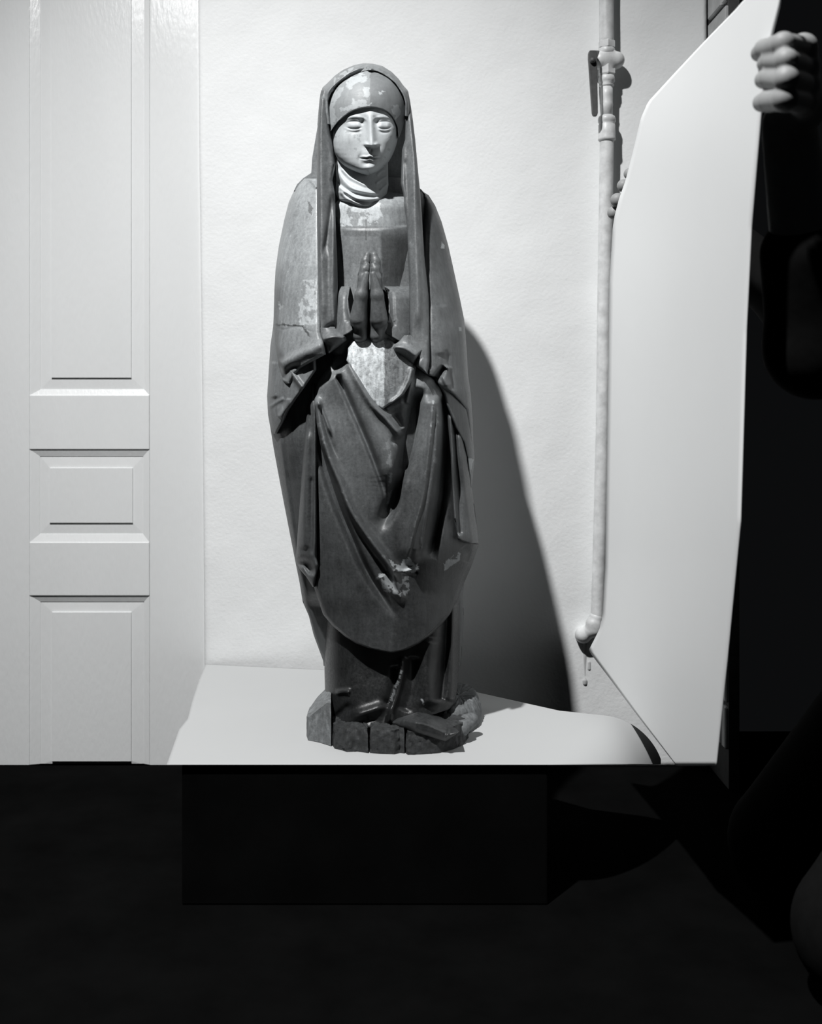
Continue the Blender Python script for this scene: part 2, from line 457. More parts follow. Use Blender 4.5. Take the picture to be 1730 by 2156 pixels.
CURL = math.radians(28); CU = (math.cos(CURL), -math.sin(CURL)); CR = 0.085
def paper_pt(s, y, yb):
    """point of the paper for a flat place (s across, y deep): flat on the podium, rolled down at the front right"""
    t = (yb-y)/max(yb-dfront, 1e-6)
    xl = float(np.interp(t, [0, 0.20, 0.45, 0.62, 0.72, 1], [-0.337, -0.330, -0.318, -0.308, -0.311, -0.2985]))
    x = xl+s*0.76; z = PAPZ
    a = (x-0.260)*CU[0]+(y-1.52)*CU[1]
    if a > 0:
        bx, by = x-a*CU[0], y-a*CU[1]; th = min(a/CR, 1.5); ex = max(a-1.5*CR, 0)
        r = CR*math.sin(th)+ex*math.cos(1.5)
        x, y, z = bx+r*CU[0], by+r*CU[1], PAPZ-CR*(1-math.cos(th))-ex*math.sin(1.5)
    else:
        z += 0.0007*(math.sin(9*x+6*y+1.3)-1)*(1-0.6*s)*min(1, max(0, 1-t)*5)*min(1, -a*8)
    return x, y, z
def paper_floor():
    ny, nx = 90, 170
    v = np.zeros((ny, nx, 3))
    for j in range(nx):
        s = j/(nx-1); yb = float(np.interp(s, [0, 0.35, 0.6, 0.78, 1], [1.942, 1.895, 1.775, 1.66, 1.60]))
        lo, hi = dfront-0.01, yb                       # front end of this strip: cut level with the podium's front
        for _ in range(24):
            m = (lo+hi)/2; x, y, z = paper_pt(s, m, yb)
            if CY+(CAMZ-z)*F/y > 1609.5: lo = m
            else: hi = m
        for i in range(ny):
            v[i, j] = paper_pt(s, yb+(hi-yb)*i/(ny-1), yb)
    idx = np.arange(ny*nx).reshape(ny, nx)
    q = np.stack([idx[:-1, :-1], idx[1:, :-1], idx[1:, 1:], idx[:-1, 1:]], -1).reshape(-1, 4)
    me = bpy.data.meshes.new('floor_paper'); me.from_pydata(v.reshape(-1, 3).tolist(), [], q.tolist()); fix(me)
    return me
fp = link('backdrop_paper', paper_floor(), M_BACKDROP)
so = fp.modifiers.new('thick', 'SOLIDIFY'); so.thickness = 0.0008; so.offset = -1
tag(fp, 'white paper laid over podium under the statue, right edge curling down', 'paper')

# ---- sheet held upright at the right
SL_ = tab([(-60, 1628), (5, 1562), (20, 1549), (80, 1490), (150, 1424), (215, 1364), (250, 1349), (330, 1330), (380, 1317), (420, 1303), (455, 1294), (480, 1290), (600, 1283), (900, 1279), (1200, 1274), (1300, 1268), (1325, 1262), (1345, 1252), (1370, 1239), (1420, 1277), (1500, 1337), (1612, 1424)])
SR_ = tab([(-60, 1652), (15, 1640), (90, 1621), (160, 1608), (240, 1602), (480, 1582), (700, 1571), (1100, 1559), (1400, 1530), (1612, 1508)])
def sheet():
    PX, PY, S = rows(SL_, SR_, -60, 1612, 9, 9, False)
    k = (PX-1240)/360.0
    D = 1.74-0.66*k+0.03*np.sin(k*math.pi)*np.cos(PY/900.)-0.02*np.exp(-((PY-250)/160.)**2)*np.clip(1-k, 0, 1)
    D += 0.004*np.sin(PY/140.+k*3)
    # lower corner bends towards the camera side
    D -= 0.015*smooth01((PY-1150)/300)*(1-k)
    co = np.stack([(PX-CX)*D/F, D, CAMZ+(CY-PY)*D/F], -1); n, m = PX.shape
    idx = np.arange(n*m).reshape(n, m)
    q = np.stack([idx[:-1, :-1], idx[1:, :-1], idx[1:, 1:], idx[:-1, 1:]], -1).reshape(-1, 4)
    me = bpy.data.meshes.new('reflector_sheet'); me.from_pydata(co.reshape(-1, 3).tolist(), [], q.tolist()); fix(me)
    return me
sh = link('reflector_sheet', sheet(), M_PAPER)
so = sh.modifiers.new('thick', 'SOLIDIFY'); so.thickness = 0.001; so.offset = 0
tag(sh, 'large white sheet held upright at the right by two hands', 'sheet')

# ------------------------------------------------------------------ gas pipe on the wall
pipe = empty('gas_pipe', U(1277, 120, WALL-0.025)); tag(pipe, 'cream-painted vertical gas pipe with dark lever valve on the wall', 'pipe')
PD = WALL-0.022
def lathe(name, prof, cxs, m, n=24, hexa=None):
    """prof: (py, radius px) down the pipe, cxs: centre px as function of py"""
    v = []; f = []
    k = hexa or n
    for i, (py, r) in enumerate(prof):
        x, y, z = U(cxs(py), py, PD); rr = r*PD/F
        for j in range(k):
            a = 2*math.pi*(j+0.5)/k; v.append((x+rr*math.cos(a), y+rr*math.sin(a), z))
    for i in range(len(prof)-1):
        for j in range(k):
            f.append((i*k+j, i*k+(j+1) % k, (i+1)*k+(j+1) % k, (i+1)*k+j))
    f.append(tuple(range(k))); f.append(tuple(range(len(prof)*k-1, (len(prof)-1)*k-1, -1)))
    me = bpy.data.meshes.new(name); me.from_pydata(v, [], f); fix(me)
    ob = link(name, me, m, pipe, True)
    for p in me.polygons: p.use_smooth = hexa is None and len(p.vertices) == 4
    return ob
pc = tab([(-120, 1276), (200, 1277), (320, 1277), (600, 1272), (900, 1268), (1100, 1263), (1270, 1258), (1320, 1255)])
lathe('pipe_tube', [(-90, 15)]+[(y, 15.2) for y in range(-60, 100, 20)]+[(100, 15)], pc, M_PIPE)
lathe('hex_nut', [(86, 15), (88, 18.2), (101, 18.2), (103, 16)], pc, M_PIPE, hexa=6)
lathe('collar', [(101, 15), (104, 17.5), (108, 17), (112, 18), (116, 15)], pc, M_PIPE)
lathe('hex_nut', [(134, 14), (140, 18), (156, 18.5), (159, 17)], pc, M_PIPE, hexa=6)
lathe('union_ring', [(158, 12), (160, 15.5), (165, 17), (172, 17.2), (176, 13), (180, 15.5), (184, 12.5)], pc, M_PIPE)
lathe('pipe_tube', [(182, 12.8), (200, 12.6), (217, 12.4), (221, 13.4), (225, 12), (247, 11.8)], pc, M_PIPE)
lathe('coupling', [(243, 13), (246, 17), (251, 18.5), (257, 18.4), (261, 16), (263, 17.6), (280, 17.8), (291, 18), (294, 18.6), (297, 16.5), (298, 14)], pc, M_PIPE)
lathe('pipe_tube', [(295, 14)]+[(y, 14.6-(y-300)*0.0012) for y in range(300, 1320, 20)]+[(1318, 13.4)], pc, M_PIPE)
# valve body: barrel across the pipe
def sdf_part(name, lo, hi, h, cones, m, parent=None, tone=None, k=0.003):
    s = SDF(lo, hi, h)
    for c in cones:
        s.cone(*c[:4], k=c[4] if len(c) > 4 else k, squash=c[5] if len(c) > 5 else None)
    me = s.mesh(name)
    return link(name, me, m, parent, True, None if tone is None else np.full(len(me.vertices), tone))
def around(pts, r):
    a = np.array(pts); return a.min(0)-r, a.max(0)+r
a = U(1264, 127, PD); b = U(1296, 127, PD); c1 = U(1279, 112, PD); c2 = U(1279, 146, PD)
lo, hi = around([a, b, c1, c2], 0.03)
sdf_part('valve_body', lo, hi, 0.0012, [(a, b, 0.0165, 0.0155, 0.003), (c1, c2, 0.0125, 0.0125, 0.006), (b, U(1300, 126, PD), 0.0125, 0.009)], M_PIPE, pipe)
a = U(1300, 127, PD); b = U(1307, 127, PD)
lo, hi = around([a, b], 0.02)
sdf_part('valve_nut', lo, hi, 0.001, [(a, b, 0.0072, 0.0065, 0.001)], M_PIPE, pipe)
a = U(1255, 124, PD); b = U(1263, 124, PD)
lo, hi = around([a, b], 0.03)
sdf_part('valve_disc', lo, hi, 0.001, [(a, U(1256, 124, PD), 0.0145, 0.0145, 0.001)], M_LEVER, pipe)
# lever: a flat dark bar hanging down from the plug, swung out to the front left
def lever():
    prof = [(107, 6), (109, 8.2), (114, 9.2), (124, 9.3), (140, 8.8), (180, 7.7), (215, 6.8), (238, 6.1), (243, 4.6), (245, 3)]
    cx = tab([(107, 1247), (125, 1247), (245, 1252)]); v = []; f = []
    dd = PD-0.026
    for (py, r) in prof:
        c = cx(py)
        for sx, sy in ((-1, -0.004), (1, -0.004), (1, 0.004), (-1, 0.004)):
            x, y, z = U(c+sx*r, py, dd); v.append((x, y+sy, z))
    n = len(prof)
    for i in range(n-1):
        for j in range(4): f.append((i*4+j, i*4+(j+1) % 4, i*4+4+(j+1) % 4, i*4+4+j))
    f += [(0, 1, 2, 3), tuple(range(4*n-1, 4*n-5, -1))]
    me = bpy.data.meshes.new('lever'); me.from_pydata(v, [], f); fix(me)
    ob = link('lever', me, M_LEVER, pipe, False)
    bv = ob.modifiers.new('b', 'BEVEL'); bv.width = 0.0016; bv.segments = 2; bv.limit_method = 'ANGLE'
    return ob
lev = lever()
lo, hi = around([U(1247, 124, PD-0.03), U(1255, 124, PD-0.005)], 0.02)
sdf_part('lever_bolt', lo, hi, 0.001, [(U(1247, 127, PD-0.033), U(1249, 126, PD-0.016), 0.005, 0.006)], M_LEVER, pipe)
# elbow into the wall at the bottom, with the paint-run stub below it
lo, hi = around([U(1255, 1300, PD), U(1222, 1345, WALL+0.02)], 0.03)
sdf_part('elbow', lo, hi, 0.0014, [(U(1255, 1300, PD), U(1250, 1324, PD), 0.0125, 0.0128, 0.004), (U(1250, 1324, PD), U(1228, 1336, PD+0.012), 0.0128, 0.0125, 0.006), (U(1228, 1336, PD+0.012), U(1226, 1338, WALL+0.015), 0.0145, 0.016, 0.004), (U(1250, 1313, PD), U(1250, 1316, PD), 0.0146, 0.0146, 0.002)], M_PIPE, pipe)
drip = [(U(1231, 1355, WALL), U(1231, 1438, WALL+0.002), 0.0035, 0.0028, 0.003, (1, 1.6, 1)), (U(1231, 1434, WALL), U(1231, 1438, WALL), 0.0045, 0.0042, 0.002, (1, 1.4, 1))]
lo, hi = around([U(1220, 1340, WALL), U(1245, 1450, WALL)], 0.015)
ob = sdf_part('paint_run', lo, hi, 0.001, drip, M_STAIN, wallo)
lo, hi = around([U(1240, 1390, WALL), U(1243, 1412, WALL)], 0.015)
ob = sdf_part('paint_run', lo, hi, 0.001, [(U(1240, 1395, WALL), U(1240, 1408, WALL), 0.003, 0.0032, 0.002, (1, 1.6, 1))], M_STAIN, wallo)

# ------------------------------------------------------------------ the carved statue
ST = empty('praying_statue', U(810, 1560, 1.55)); ST.location.z = PAPZ
tag(ST, 'carved painted wooden statue of a veiled woman with praying hands', 'statue')

SIL_L = tab([(133, 765), (137, 745), (147, 722), (159, 705), (174, 690), (184, 679), (199, 674), (231, 671), (268, 668), (333, 657), (364, 655), (375, 638), (388, 625), (401, 619), (425, 608), (464, 598), (517, 587), (567, 580), (609, 577.5), (664, 576), (687, 575), (728, 569), (790, 565), (834, 562), (873, 564), (901, 569), (945, 576), (983, 583), (1057, 597), (1134, 612), (1190, 623), (1224, 630), (1267, 637), (1297, 650), (1337, 660), (1391, 680), (1414, 682), (1474, 683.5), (1531, 690)])
SIL_R = tab([(133, 779), (139, 805), (151, 824), (166, 839), (179, 848), (190, 858), (212, 863), (249, 868.5), (295, 874), (360, 880), (396, 883), (404, 891), (411, 902), (433, 916), (467, 929.5), (517, 943.5), (578, 957), (631, 968.5), (673, 977), (734, 982), (790, 985), (831, 991), (887, 995), (929, 996), (964, 999), (985, 997), (1027, 993), (1087, 1001), (1130, 1006), (1149, 1007), (1194, 991), (1220, 977.5), (1251, 974), (1301, 976), (1384, 971), (1451, 964), (1481, 960)])
DM = 1.62
DFR = tabs([(133, 0.03), (300, 0.05), (400, 0.060), (500, 0.078), (600, 0.088), (700, 0.108), (800, 0.120), (900, 0.124), (1000, 0.122), (1150, 0.118), (1300, 0.108), (1400, 0.105), (1531, 0.118)], 25)
_yy = np.arange(133, 1532, 8.0); BSL = tabs(list(zip(_yy, SIL_L(_yy))), 14); BSR = tabs(list(zip(_yy, SIL_R(_yy))), 14)
def body(px, py, p=2.4):
    l, r = BSL(py), BSR(py); s = np.clip((px-(l+r)/2)/((r-l)/2), -1, 1)
    return DM-DFR(py)*np.clip(1-np.abs(s)**p, 0, 1)**0.5

def carve(PX, PY, seed=1, a=0.0007, sc=34):
    return a*vnoise(PX, PY, sc, seed, 3)

def tone_noise(PX, PY, base, var=0.25, sc=40, seed=3):
    return base*(1+var*vnoise(PX, PY, sc, seed, 4))

def patch(T, PX, PY, poly, val, seed, rag=6.0, sc=14, cover=0.0):
    """worn patch with ragged edges: T -> val inside"""
    jx = PX+rag*vnoise(PX, PY, sc, seed, 3); jy = PY+rag*vnoise(PX, PY, sc, seed+9, 3)
    m = inside(jx, jy, poly)
    if cover: m &= vnoise(PX, PY, sc*0.8, seed+20, 4) > cover
    return np.where(m, val*(1+0.10*vnoise(PX, PY, 7, seed+3, 3)), T)

def layer(name, L, R, y0, y1, off, matl, back=0.03, folds=(), rnd=7, rdep=0.008, trnd=None, tone=0.2, var=0.22, seed=1,
          patches=(), parent=ST, dy=2.0, du=2.0, p=2.4, fn=None, sub=None, base=None):
    """one carved layer: a solid lying 'off' in front of the body form, with fold relief"""
    L = tab(L); R = tab(R)
    PX, PY, S = rows(L, R, y0, y1, dy, du)
    b = (base or body)(PX, PY) if base else body(PX, PY, p)
    o = off(PX, PY) if callable(off) else off
    D = b-o
    H = np.zeros_like(D)
    for f in folds: H = H+f(PX, PY)
    D = D-H-carve(PX, PY, seed)
    if fn: D = fn(PX, PY, S, D)
    D = D+edge_round(PX, PY, L, R, rnd, rdep)
    if trnd: D = D+tb_round(PY, y0-1e3*(trnd[0] == 0), y1+1e3*(trnd[1] == 0), max(trnd), rdep)
    DB = np.maximum(np.maximum(b+back, D+0.006), D.min()+0.0)
    T = tone_noise(PX, PY, tone, var, 45, seed) if not callable(tone) else tone(PX, PY)
    for q in patches: T = patch(T, PX, PY, *q)
    return grid_mesh(name, PX, PY, D, DB, matl, parent, T)

def rg(pts, amp, wl, wr=None, t0=0.08, t1=0.08, p=2.0): return lambda x, y: ridge(x, y, pts, amp, wl, wr, t0, t1, p)
def stp(pts, amp, wd, reach, t0=0.1, t1=0.1): return lambda x, y: step(x, y, pts, amp, wd, reach, t0, t1)
def lin(y0, a0, y1, a1): return lambda x, y: np.interp(y, [y0, y1], [a0, a1])

# ---- main mantle: the closed body with its back
PX, PY, S = rows(SIL_L, SIL_R, 372, 1402, 3, 3)
Df = body(PX, PY)+0.012
for f in [rg([(588, 905), (600, 1000), (622, 1150), (640, 1260)], 0.006, 7, 5), (lambda x, y: 0.010*np.exp(-((x-612)/26.)**2-((y-930)/60.)**2)), rg([(634, 1190), (650, 1290), (676, 1380)], 0.004, 8, 5)]:
    Df = Df-f(PX, PY)
Df = Df-carve(PX, PY, 5)+0.03*smooth01((PY-1240)/40)*(1-np.abs(S)**8)
SB = np.sqrt(np.clip(1-np.abs(S)**2.6, 0, 1))
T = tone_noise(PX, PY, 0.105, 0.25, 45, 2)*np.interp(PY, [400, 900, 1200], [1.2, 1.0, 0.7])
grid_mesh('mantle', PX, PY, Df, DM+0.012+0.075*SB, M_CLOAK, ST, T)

# ---- hood behind the head
PX, PY, S = rows(SIL_L, SIL_R, 134, 402, 2.5, 2.5)
SB = np.sqrt(np.clip(1-S**2, 0, 1)); top = np.sqrt(np.clip((PY-133)/60, 0, 1))
Df = DM-0.008-0.030*SB*top*np.interp(PY, [133, 190, 240], [1, 1, 0.0]); 
grid_mesh('hood', PX, PY, Df, DM+0.005+0.07*SB*top, M_CLOAK, ST, tone_noise(PX, PY, 0.20, 0.2, 40, 4))

# ---- bodice
BDT = tabs([(380, -0.070), (392, -0.050), (402, -0.030), (415, -0.008), (430, 0.003), (480, 0.007), (600, 0.010), (720, 0.015)], 7)
def bod(PX, PY, S, D):
    return DM-0.074-BDT(PY)+0.030*np.abs(S)**2.4-carve(PX, PY, 8)-0.0016*(1/(1+np.exp(-np.clip((PY-(477+6*np.cos((PX-770)/50.)))/1.0, -30, 30))))
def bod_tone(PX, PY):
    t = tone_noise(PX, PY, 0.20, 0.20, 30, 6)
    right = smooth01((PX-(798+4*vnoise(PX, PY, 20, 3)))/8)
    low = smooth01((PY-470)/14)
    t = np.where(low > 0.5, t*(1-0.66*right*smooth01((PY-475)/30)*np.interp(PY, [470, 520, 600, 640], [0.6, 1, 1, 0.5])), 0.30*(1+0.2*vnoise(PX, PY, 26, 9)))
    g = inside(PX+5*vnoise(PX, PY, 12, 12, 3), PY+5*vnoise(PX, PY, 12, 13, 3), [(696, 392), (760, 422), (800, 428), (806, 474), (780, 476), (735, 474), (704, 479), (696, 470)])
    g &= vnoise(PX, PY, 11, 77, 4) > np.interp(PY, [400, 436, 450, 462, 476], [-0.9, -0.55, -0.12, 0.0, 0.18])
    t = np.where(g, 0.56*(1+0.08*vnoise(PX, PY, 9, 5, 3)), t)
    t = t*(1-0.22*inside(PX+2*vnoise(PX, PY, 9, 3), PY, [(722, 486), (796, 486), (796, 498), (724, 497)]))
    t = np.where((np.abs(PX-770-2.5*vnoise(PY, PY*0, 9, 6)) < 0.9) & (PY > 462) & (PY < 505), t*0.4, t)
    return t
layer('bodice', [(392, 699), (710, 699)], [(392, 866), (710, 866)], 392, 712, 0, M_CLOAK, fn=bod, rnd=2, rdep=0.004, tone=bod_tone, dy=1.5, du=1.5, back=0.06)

# ---- neck cloth (wimple)
def wim(PX, PY, S, D):
    d = DM-0.030-np.interp(PY, [325, 370, 400, 420, 436], [0.032, 0.038, 0.047, 0.050, 0.046])*np.sqrt(np.clip(1-0.80*S**2, 0, 1))
    for pts, a, wl, wr in [
        ([(708, 352), (722, 378), (745, 397), (775, 405), (800, 409)], 0.0050, 6, 4),
        ([(707, 374), (720, 392), (740, 404), (770, 411), (802, 415)], -0.0035, 3.5, 3.5),
        ([(716, 352), (735, 372), (757, 384), (776, 394)], 0.0030, 4, 3),
        ([(709, 388), (726, 403), (750, 417), (776, 420), (806, 416)], 0.0045, 5, 4),
        ([(720, 405), (744, 421), (775, 428), (805, 423)], -0.0030, 3.5, 3.5),
        ([(712, 400), (735, 420), (765, 430), (800, 428)], 0.0035, 4, 3),
        ([(813, 356), (800, 362), (792, 372)], 0.0016, 2.5, 2.5), ([(816, 370), (802, 378), (790, 388)], 0.0016, 2.5, 2.5), ([(817, 386), (806, 396), (798, 404)], 0.0016, 2.5, 2.5)]:
        # these lines run across: left side of the line direction is the upper side
        d = d-ridge(PX, PY, pts, a, wl, wr, 0.12, 0.15)
    return d
layer('wimple', [(326, 712), (345, 707), (380, 708), (405, 706), (420, 712), (434, 735)], [(326, 816), (390, 817.5), (405, 815), (420, 812), (434, 795)], 326, 434, 0, M_SKIN, fn=wim, rnd=4, rdep=0.004, tone=lambda x, y: 0.50*(1+0.10*vnoise(x, y, 18, 8, 3)), dy=1.2, du=1.2, back=0.05)

# ---- face
FLx = tabs([(222, 728), (232, 714), (250, 706), (270, 702.5), (285, 701.5), (298, 701), (312, 702), (322, 704.5), (332, 709), (342, 716), (350, 724), (357, 735), (362, 746), (366, 757), (368.5, 768), (369.5, 772)], 1.8)
FRx = tabs([(222, 822), (232, 833), (250, 838), (270, 839), (285, 838), (298, 836), (312, 832), (325, 827), (336, 821), (346, 814), (354, 806), (361, 797), (366, 786), (368.5, 777), (369.5, 774)], 1.8)
DPT = tabs([(200, 0.038), (222, 0.047), (240, 0.0500), (258, 0.0495), (275, 0.0485), (295, 0.0485), (315, 0.0485), (332, 0.0480), (345, 0.0472), (355, 0.0448), (362, 0.0405), (367, 0.032), (369.5, 0.024)], 3.0)
NWT = tabs([(230, 10), (238, 9.5), (252, 7.2), (268, 7.4), (280, 8.2), (298, 10.0), (312, 11.2)], 4)
NHT = tabs([(225, 0.0005), (236, 0.0016), (248, 0.0042), (258, 0.0060), (285, 0.0100), (303, 0.0142), (312, 0.0140)], 3)
def face_d(PX, PY):
    l, r = FLx(PY), FRx(PY); s = (PX-(l+r)/2)/np.maximum((r-l)/2, 1e-3)
    prof = np.sqrt(np.clip(1-np.abs(s)**2.9, 0, 1))
    Dp = DPT(PY)
    H = Dp*prof+0.00008*(PX-771)*prof*smooth01((PY-240)/34)
    mx = np.interp(PY, [235, 306, 335, 369], [779, 782, 778, 774])      # midline, head turned a little
    x = PX-mx
    # cheeks, brow ridge, eye sockets
    H += 0.0030*np.exp(-((PX-731)/20.)**2-((PY-292)/20.)**2)+0.0022*np.exp(-((PX-820)/13.)**2-((PY-293)/18.)**2)
    for ex, sx in ((745, 1), (809, 0.86)):
        H -= 0.0046*np.exp(-((PX-ex)/(17.*sx))**2-((PY-263)/10.5)**2)          # socket
        H += 0.0046*np.exp(-((PX-ex)/(13.5*sx))**4-((PY-264)/7.2)**2)          # eyeball under the lid
        lid = 269.5+2.6*np.cos((PX-ex)/(13*sx)*1.3)-1.2
        H -= 0.0022*np.exp(-((PY-lid)/1.5)**2)*np.exp(-((PX-ex)/(13*sx))**4)    # lid line
        H += 0.0013*np.exp(-((PY-lid-3.8)/2.0)**2)*np.exp(-((PX-ex)/(13*sx))**4)  # lower lid
        H -= 0.0005*np.exp(-((PY-lid-8.5)/2.6)**2)*np.exp(-((PX-ex)/(15*sx))**4)
        H -= 0.0009*np.exp(-((PY-(255.5+((PX-ex)/(15*sx))**2*3))/1.7)**2)*np.exp(-((PX-ex)/(15*sx))**4)  # crease above lid
    # inner corner pits beside the nose root
    H -= 0.0032*np.exp(-((PX-762)/5.)**2-((PY-256)/6.)**2)+0.0036*np.exp(-((PX-793)/5.)**2-((PY-256)/7.)**2)
    # brows
    H += 0.0012*np.exp(-((PY-(246+((PX-747)/24.)**2*6))/3.5)**2)*np.exp(-((PX-749)/22.)**4)
    H += 0.0012*np.exp(-((PY-(246+((PX-806)/20.)**2*5))/3.5)**2)*np.exp(-((PX-806)/19.)**4)
    # nose: narrow bridge widening to the tip, cut off sharply beneath
    nw = NWT(PY); nh = NHT(PY)
    under = 1/(1+np.exp(np.clip((PY-309.5+np.abs(x)*0.22)/1.0, -30, 30)))
    H += nh*np.exp(-np.abs(x/nw)**2.2)*under
    for sgn in (-1, 1):
        H += 0.0055*np.exp(-((x-sgn*10.5)/4.2)**2-((PY-305)/4.6)**2)*under
    # upper lip, mouth line, lower lip
    H += 0.0028*np.exp(-(x/20.)**2-((PY-324)/12.)**2)
    H -= 0.0010*np.exp(-(x/2.4)**2-((PY-317)/5.)**2)
    mo = 333-1.3*np.cos(x/9.*math.pi)*np.exp(-(x/10.)**2)+0.0014*x*x*0.6
    w = np.exp(-(x/18.5)**6)
    H += 0.0020*w*np.exp(-((PY-mo+3.4)/2.5)**2)
    H -= 0.0036*w*np.exp(-((PY-mo)/1.25)**2)
    H += 0.0014*np.exp(-(x/13.5)**4)*np.exp(-((PY-mo-4.6)/3.2)**2)
    H -= 0.0008*np.exp(-(x/12.)**2)*np.exp(-((PY-mo-10.5)/3.8)**2)
    H += 0.0042*np.exp(-(x/13.)**2-((PY-354)/7.)**2)                           # chin
    H -= 0.0014*np.exp(-((x+21)/4.)**2-((PY-331)/9.)**2)+0.0012*np.exp(-((x-21)/4.)**2-((PY-331)/8.)**2)
    return 1.574-H
y = np.concatenate([np.linspace(222, 355, 176), np.linspace(355.4, 369.4, 36)])
nu = 190; s = np.sin(np.linspace(-1, 1, nu)*math.pi/2)*0.5+np.linspace(-1, 1, nu)*0.5
l, r = FLx(y)[:, None], FRx(y)[:, None]
PX = (l+r)/2+(r-l)/2*s[None]; PY = np.repeat(y[:, None], nu, 1)
prof = np.sqrt(np.clip(1-np.abs(np.repeat(s[None], len(y), 0))**2.2, 0, 1))
T = 0.50*(1+0.07*vnoise(PX, PY, 30, 2, 3))
T *= 1-0.45*np.exp(-((PY-338)/6.)**2-((PX-777)/15.)**2)*(vnoise(PX, PY, 6, 5, 3) > -0.25)   # worn colour under the lip
T *= 1-0.35*(np.exp(-((PX-746)/11.)**2-((PY-271.5)/3.)**2)+np.exp(-((PX-808)/9.)**2-((PY-272)/4.)**2))*(vnoise(PX, PY, 5, 15, 3) > -0.3)
T *= 1-0.15*np.exp(-((PX-735)/5.)**2-((PY-283)/8.)**2)-0.12*np.exp(-((PX-735)/3.)**2-((PY-298)/8.)**2)
T *= 1-0.22*smooth01((vnoise(PX, PY, 9, 41, 4)-0.35)/0.1)
grid_mesh('face', PX, PY, face_d(PX, PY), 1.587+0.03*prof, M_SKIN, ST, T)

# ---- head cloth over the brow: cap between a dome line and the arched lower rim
def curve(pts, n):
    p = np.array(pts, float); seg = np.r_[0, np.cumsum(np.hypot(*np.diff(p, axis=0).T))]
    t = np.linspace(0, seg[-1], n)
    # smooth the resampled line a little
    q = np.stack([np.interp(t, seg, p[:, 0]), np.interp(t, seg, p[:, 1])], 1)
    for _ in range(3): q[1:-1] = (q[:-2]+2*q[1:-1]+q[2:])/4
    return q
CT = curve([(694, 278), (691, 250), (690, 225), (691.5, 207), (700, 193), (712, 181), (724, 171), (742, 160), (760, 152), (778, 148), (792, 150), (805, 156), (818, 164), (830, 173), (839, 185), (846, 197), (851, 208), (853.5, 220), (853, 243), (848, 268), (840, 290)], 170)
CB = curve([(694, 279), (703.5, 266), (711, 257), (720, 249), (733, 239), (746, 232.5), (762, 228), (778, 226.5), (792, 228), (805, 231), (815, 236), (824, 244), (831, 255), (836.5, 268), (839.5, 291)], 170)
nv = 80; v = np.linspace(0, 1, nv)[:, None]
PX = CT[None, :, 0]*(1-v)+CB[None, :, 0]*v; PY = CT[None, :, 1]*(1-v)+CB[None, :, 1]*v
rr = ((PX-771)/88.)**2+((PY-228)/92.)**2*(PY < 228)
D = 1.597-0.0775*np.sqrt(np.clip(1-np.clip(rr, 0, 1)**1.15, 0, 1))+0.004*smooth01((PY-228)/60)
D = D-carve(PX, PY, 12, 0.0006)+0.0035*(1-np.sqrt(np.clip(1-np.clip((v-0.955)/0.045, 0, 1)**2, 0, 1)))
T = tone_noise(PX, PY, 0.27, 0.14, 30, 31)
T = np.where(PX > 779+2*vnoise(PX, PY, 10, 3), 0.19*(1+0.16*vnoise(PX, PY, 22, 32, 4)), T)
for poly, val, sd, cov in [([(690, 205), (703, 192), (718, 180), (716, 200), (708, 215), (702, 250), (694, 262)], 0.40, 51, -0.5),
                           ([(736, 170), (768, 153), (770, 168), (752, 178), (737, 190), (730, 180)], 0.43, 52, -0.7),
                           ([(764, 182), (775, 180), (776, 208), (765, 205), (758, 200)], 0.42, 53, -0.6),
                           ([(738, 208), (777, 209), (778, 223), (752, 227), (733, 236), (718, 240), (716, 228), (738, 222)], 0.43, 54, -0.5),
                           ([(796, 190), (810, 193), (812, 197), (798, 196)], 0.45, 55, 0),
                           ([(700, 240), (720, 246), (706, 258), (696, 268)], 0.40, 56, -0.3),
                           ([(822, 224), (836, 220), (842, 236), (834, 250)], 0.34, 57, 0.0)]:
    T = patch(T, PX, PY, poly, val, sd, 10, 9, cov)
grid_mesh('head_cloth', PX, PY, D, D+0.012+0.02*(1-v), M_SKIN, ST, T)

# ---- hood rim arching over the head cloth
OT = curve([(668, 262), (670, 235), (673, 205), (679, 184), (690, 174), (705, 159), (722, 147), (745, 137), (765, 133), (785, 134), (805, 139), (824, 151), (839, 166), (848, 179), (858, 190), (863, 212), (868, 245)], 180)
OI = curve([(696, 262), (692, 235), (691, 212), (697, 197), (708, 185), (722, 173), (740, 161), (758, 153), (778, 148.5), (794, 151), (806, 157), (820, 166), (832, 176), (842, 191), (849, 204), (853, 218), (852, 245)], 180)
nv = 34; v = np.linspace(0, 1, nv)[:, None]
PX = OT[None, :, 0]*(1-v)+OI[None, :, 0]*v; PY = OT[None, :, 1]*(1-v)+OI[None, :, 1]*v
D = 1.614-0.062*np.sqrt(np.clip(1-(1-np.clip(v*1.15, 0, 1))**2.2, 0, 1))+0*PX
D = D-ridge(PX, PY, [(765, 139), (738, 150), (712, 170), (692, 190), (686, 215)], 0.0055, 4.5, 4.5, 0.1, 0.3)+ridge(PX, PY, [(775, 142), (745, 156), (718, 173), (700, 190)], 0.004, 3, 3)
D = D-ridge(PX, PY, [(770, 137), (782, 143), (776, 150)], 0.004, 4, 4)-carve(PX, PY, 13, 0.0009, 20)
D = D+0.006*np.clip((v-0.88)/0.12, 0, 1)**2
T = tone_noise(PX, PY, 0.20, 0.24, 26, 14)
T = patch(T, PX, PY, [(700, 168), (722, 150), (745, 140), (742, 150), (715, 172), (703, 184)], 0.36, 61, 5, 12, -0.2)
grid_mesh('hood_rim', PX, PY, D, np.maximum(D+0.012, 1.615), M_CLOAK, ST, T)

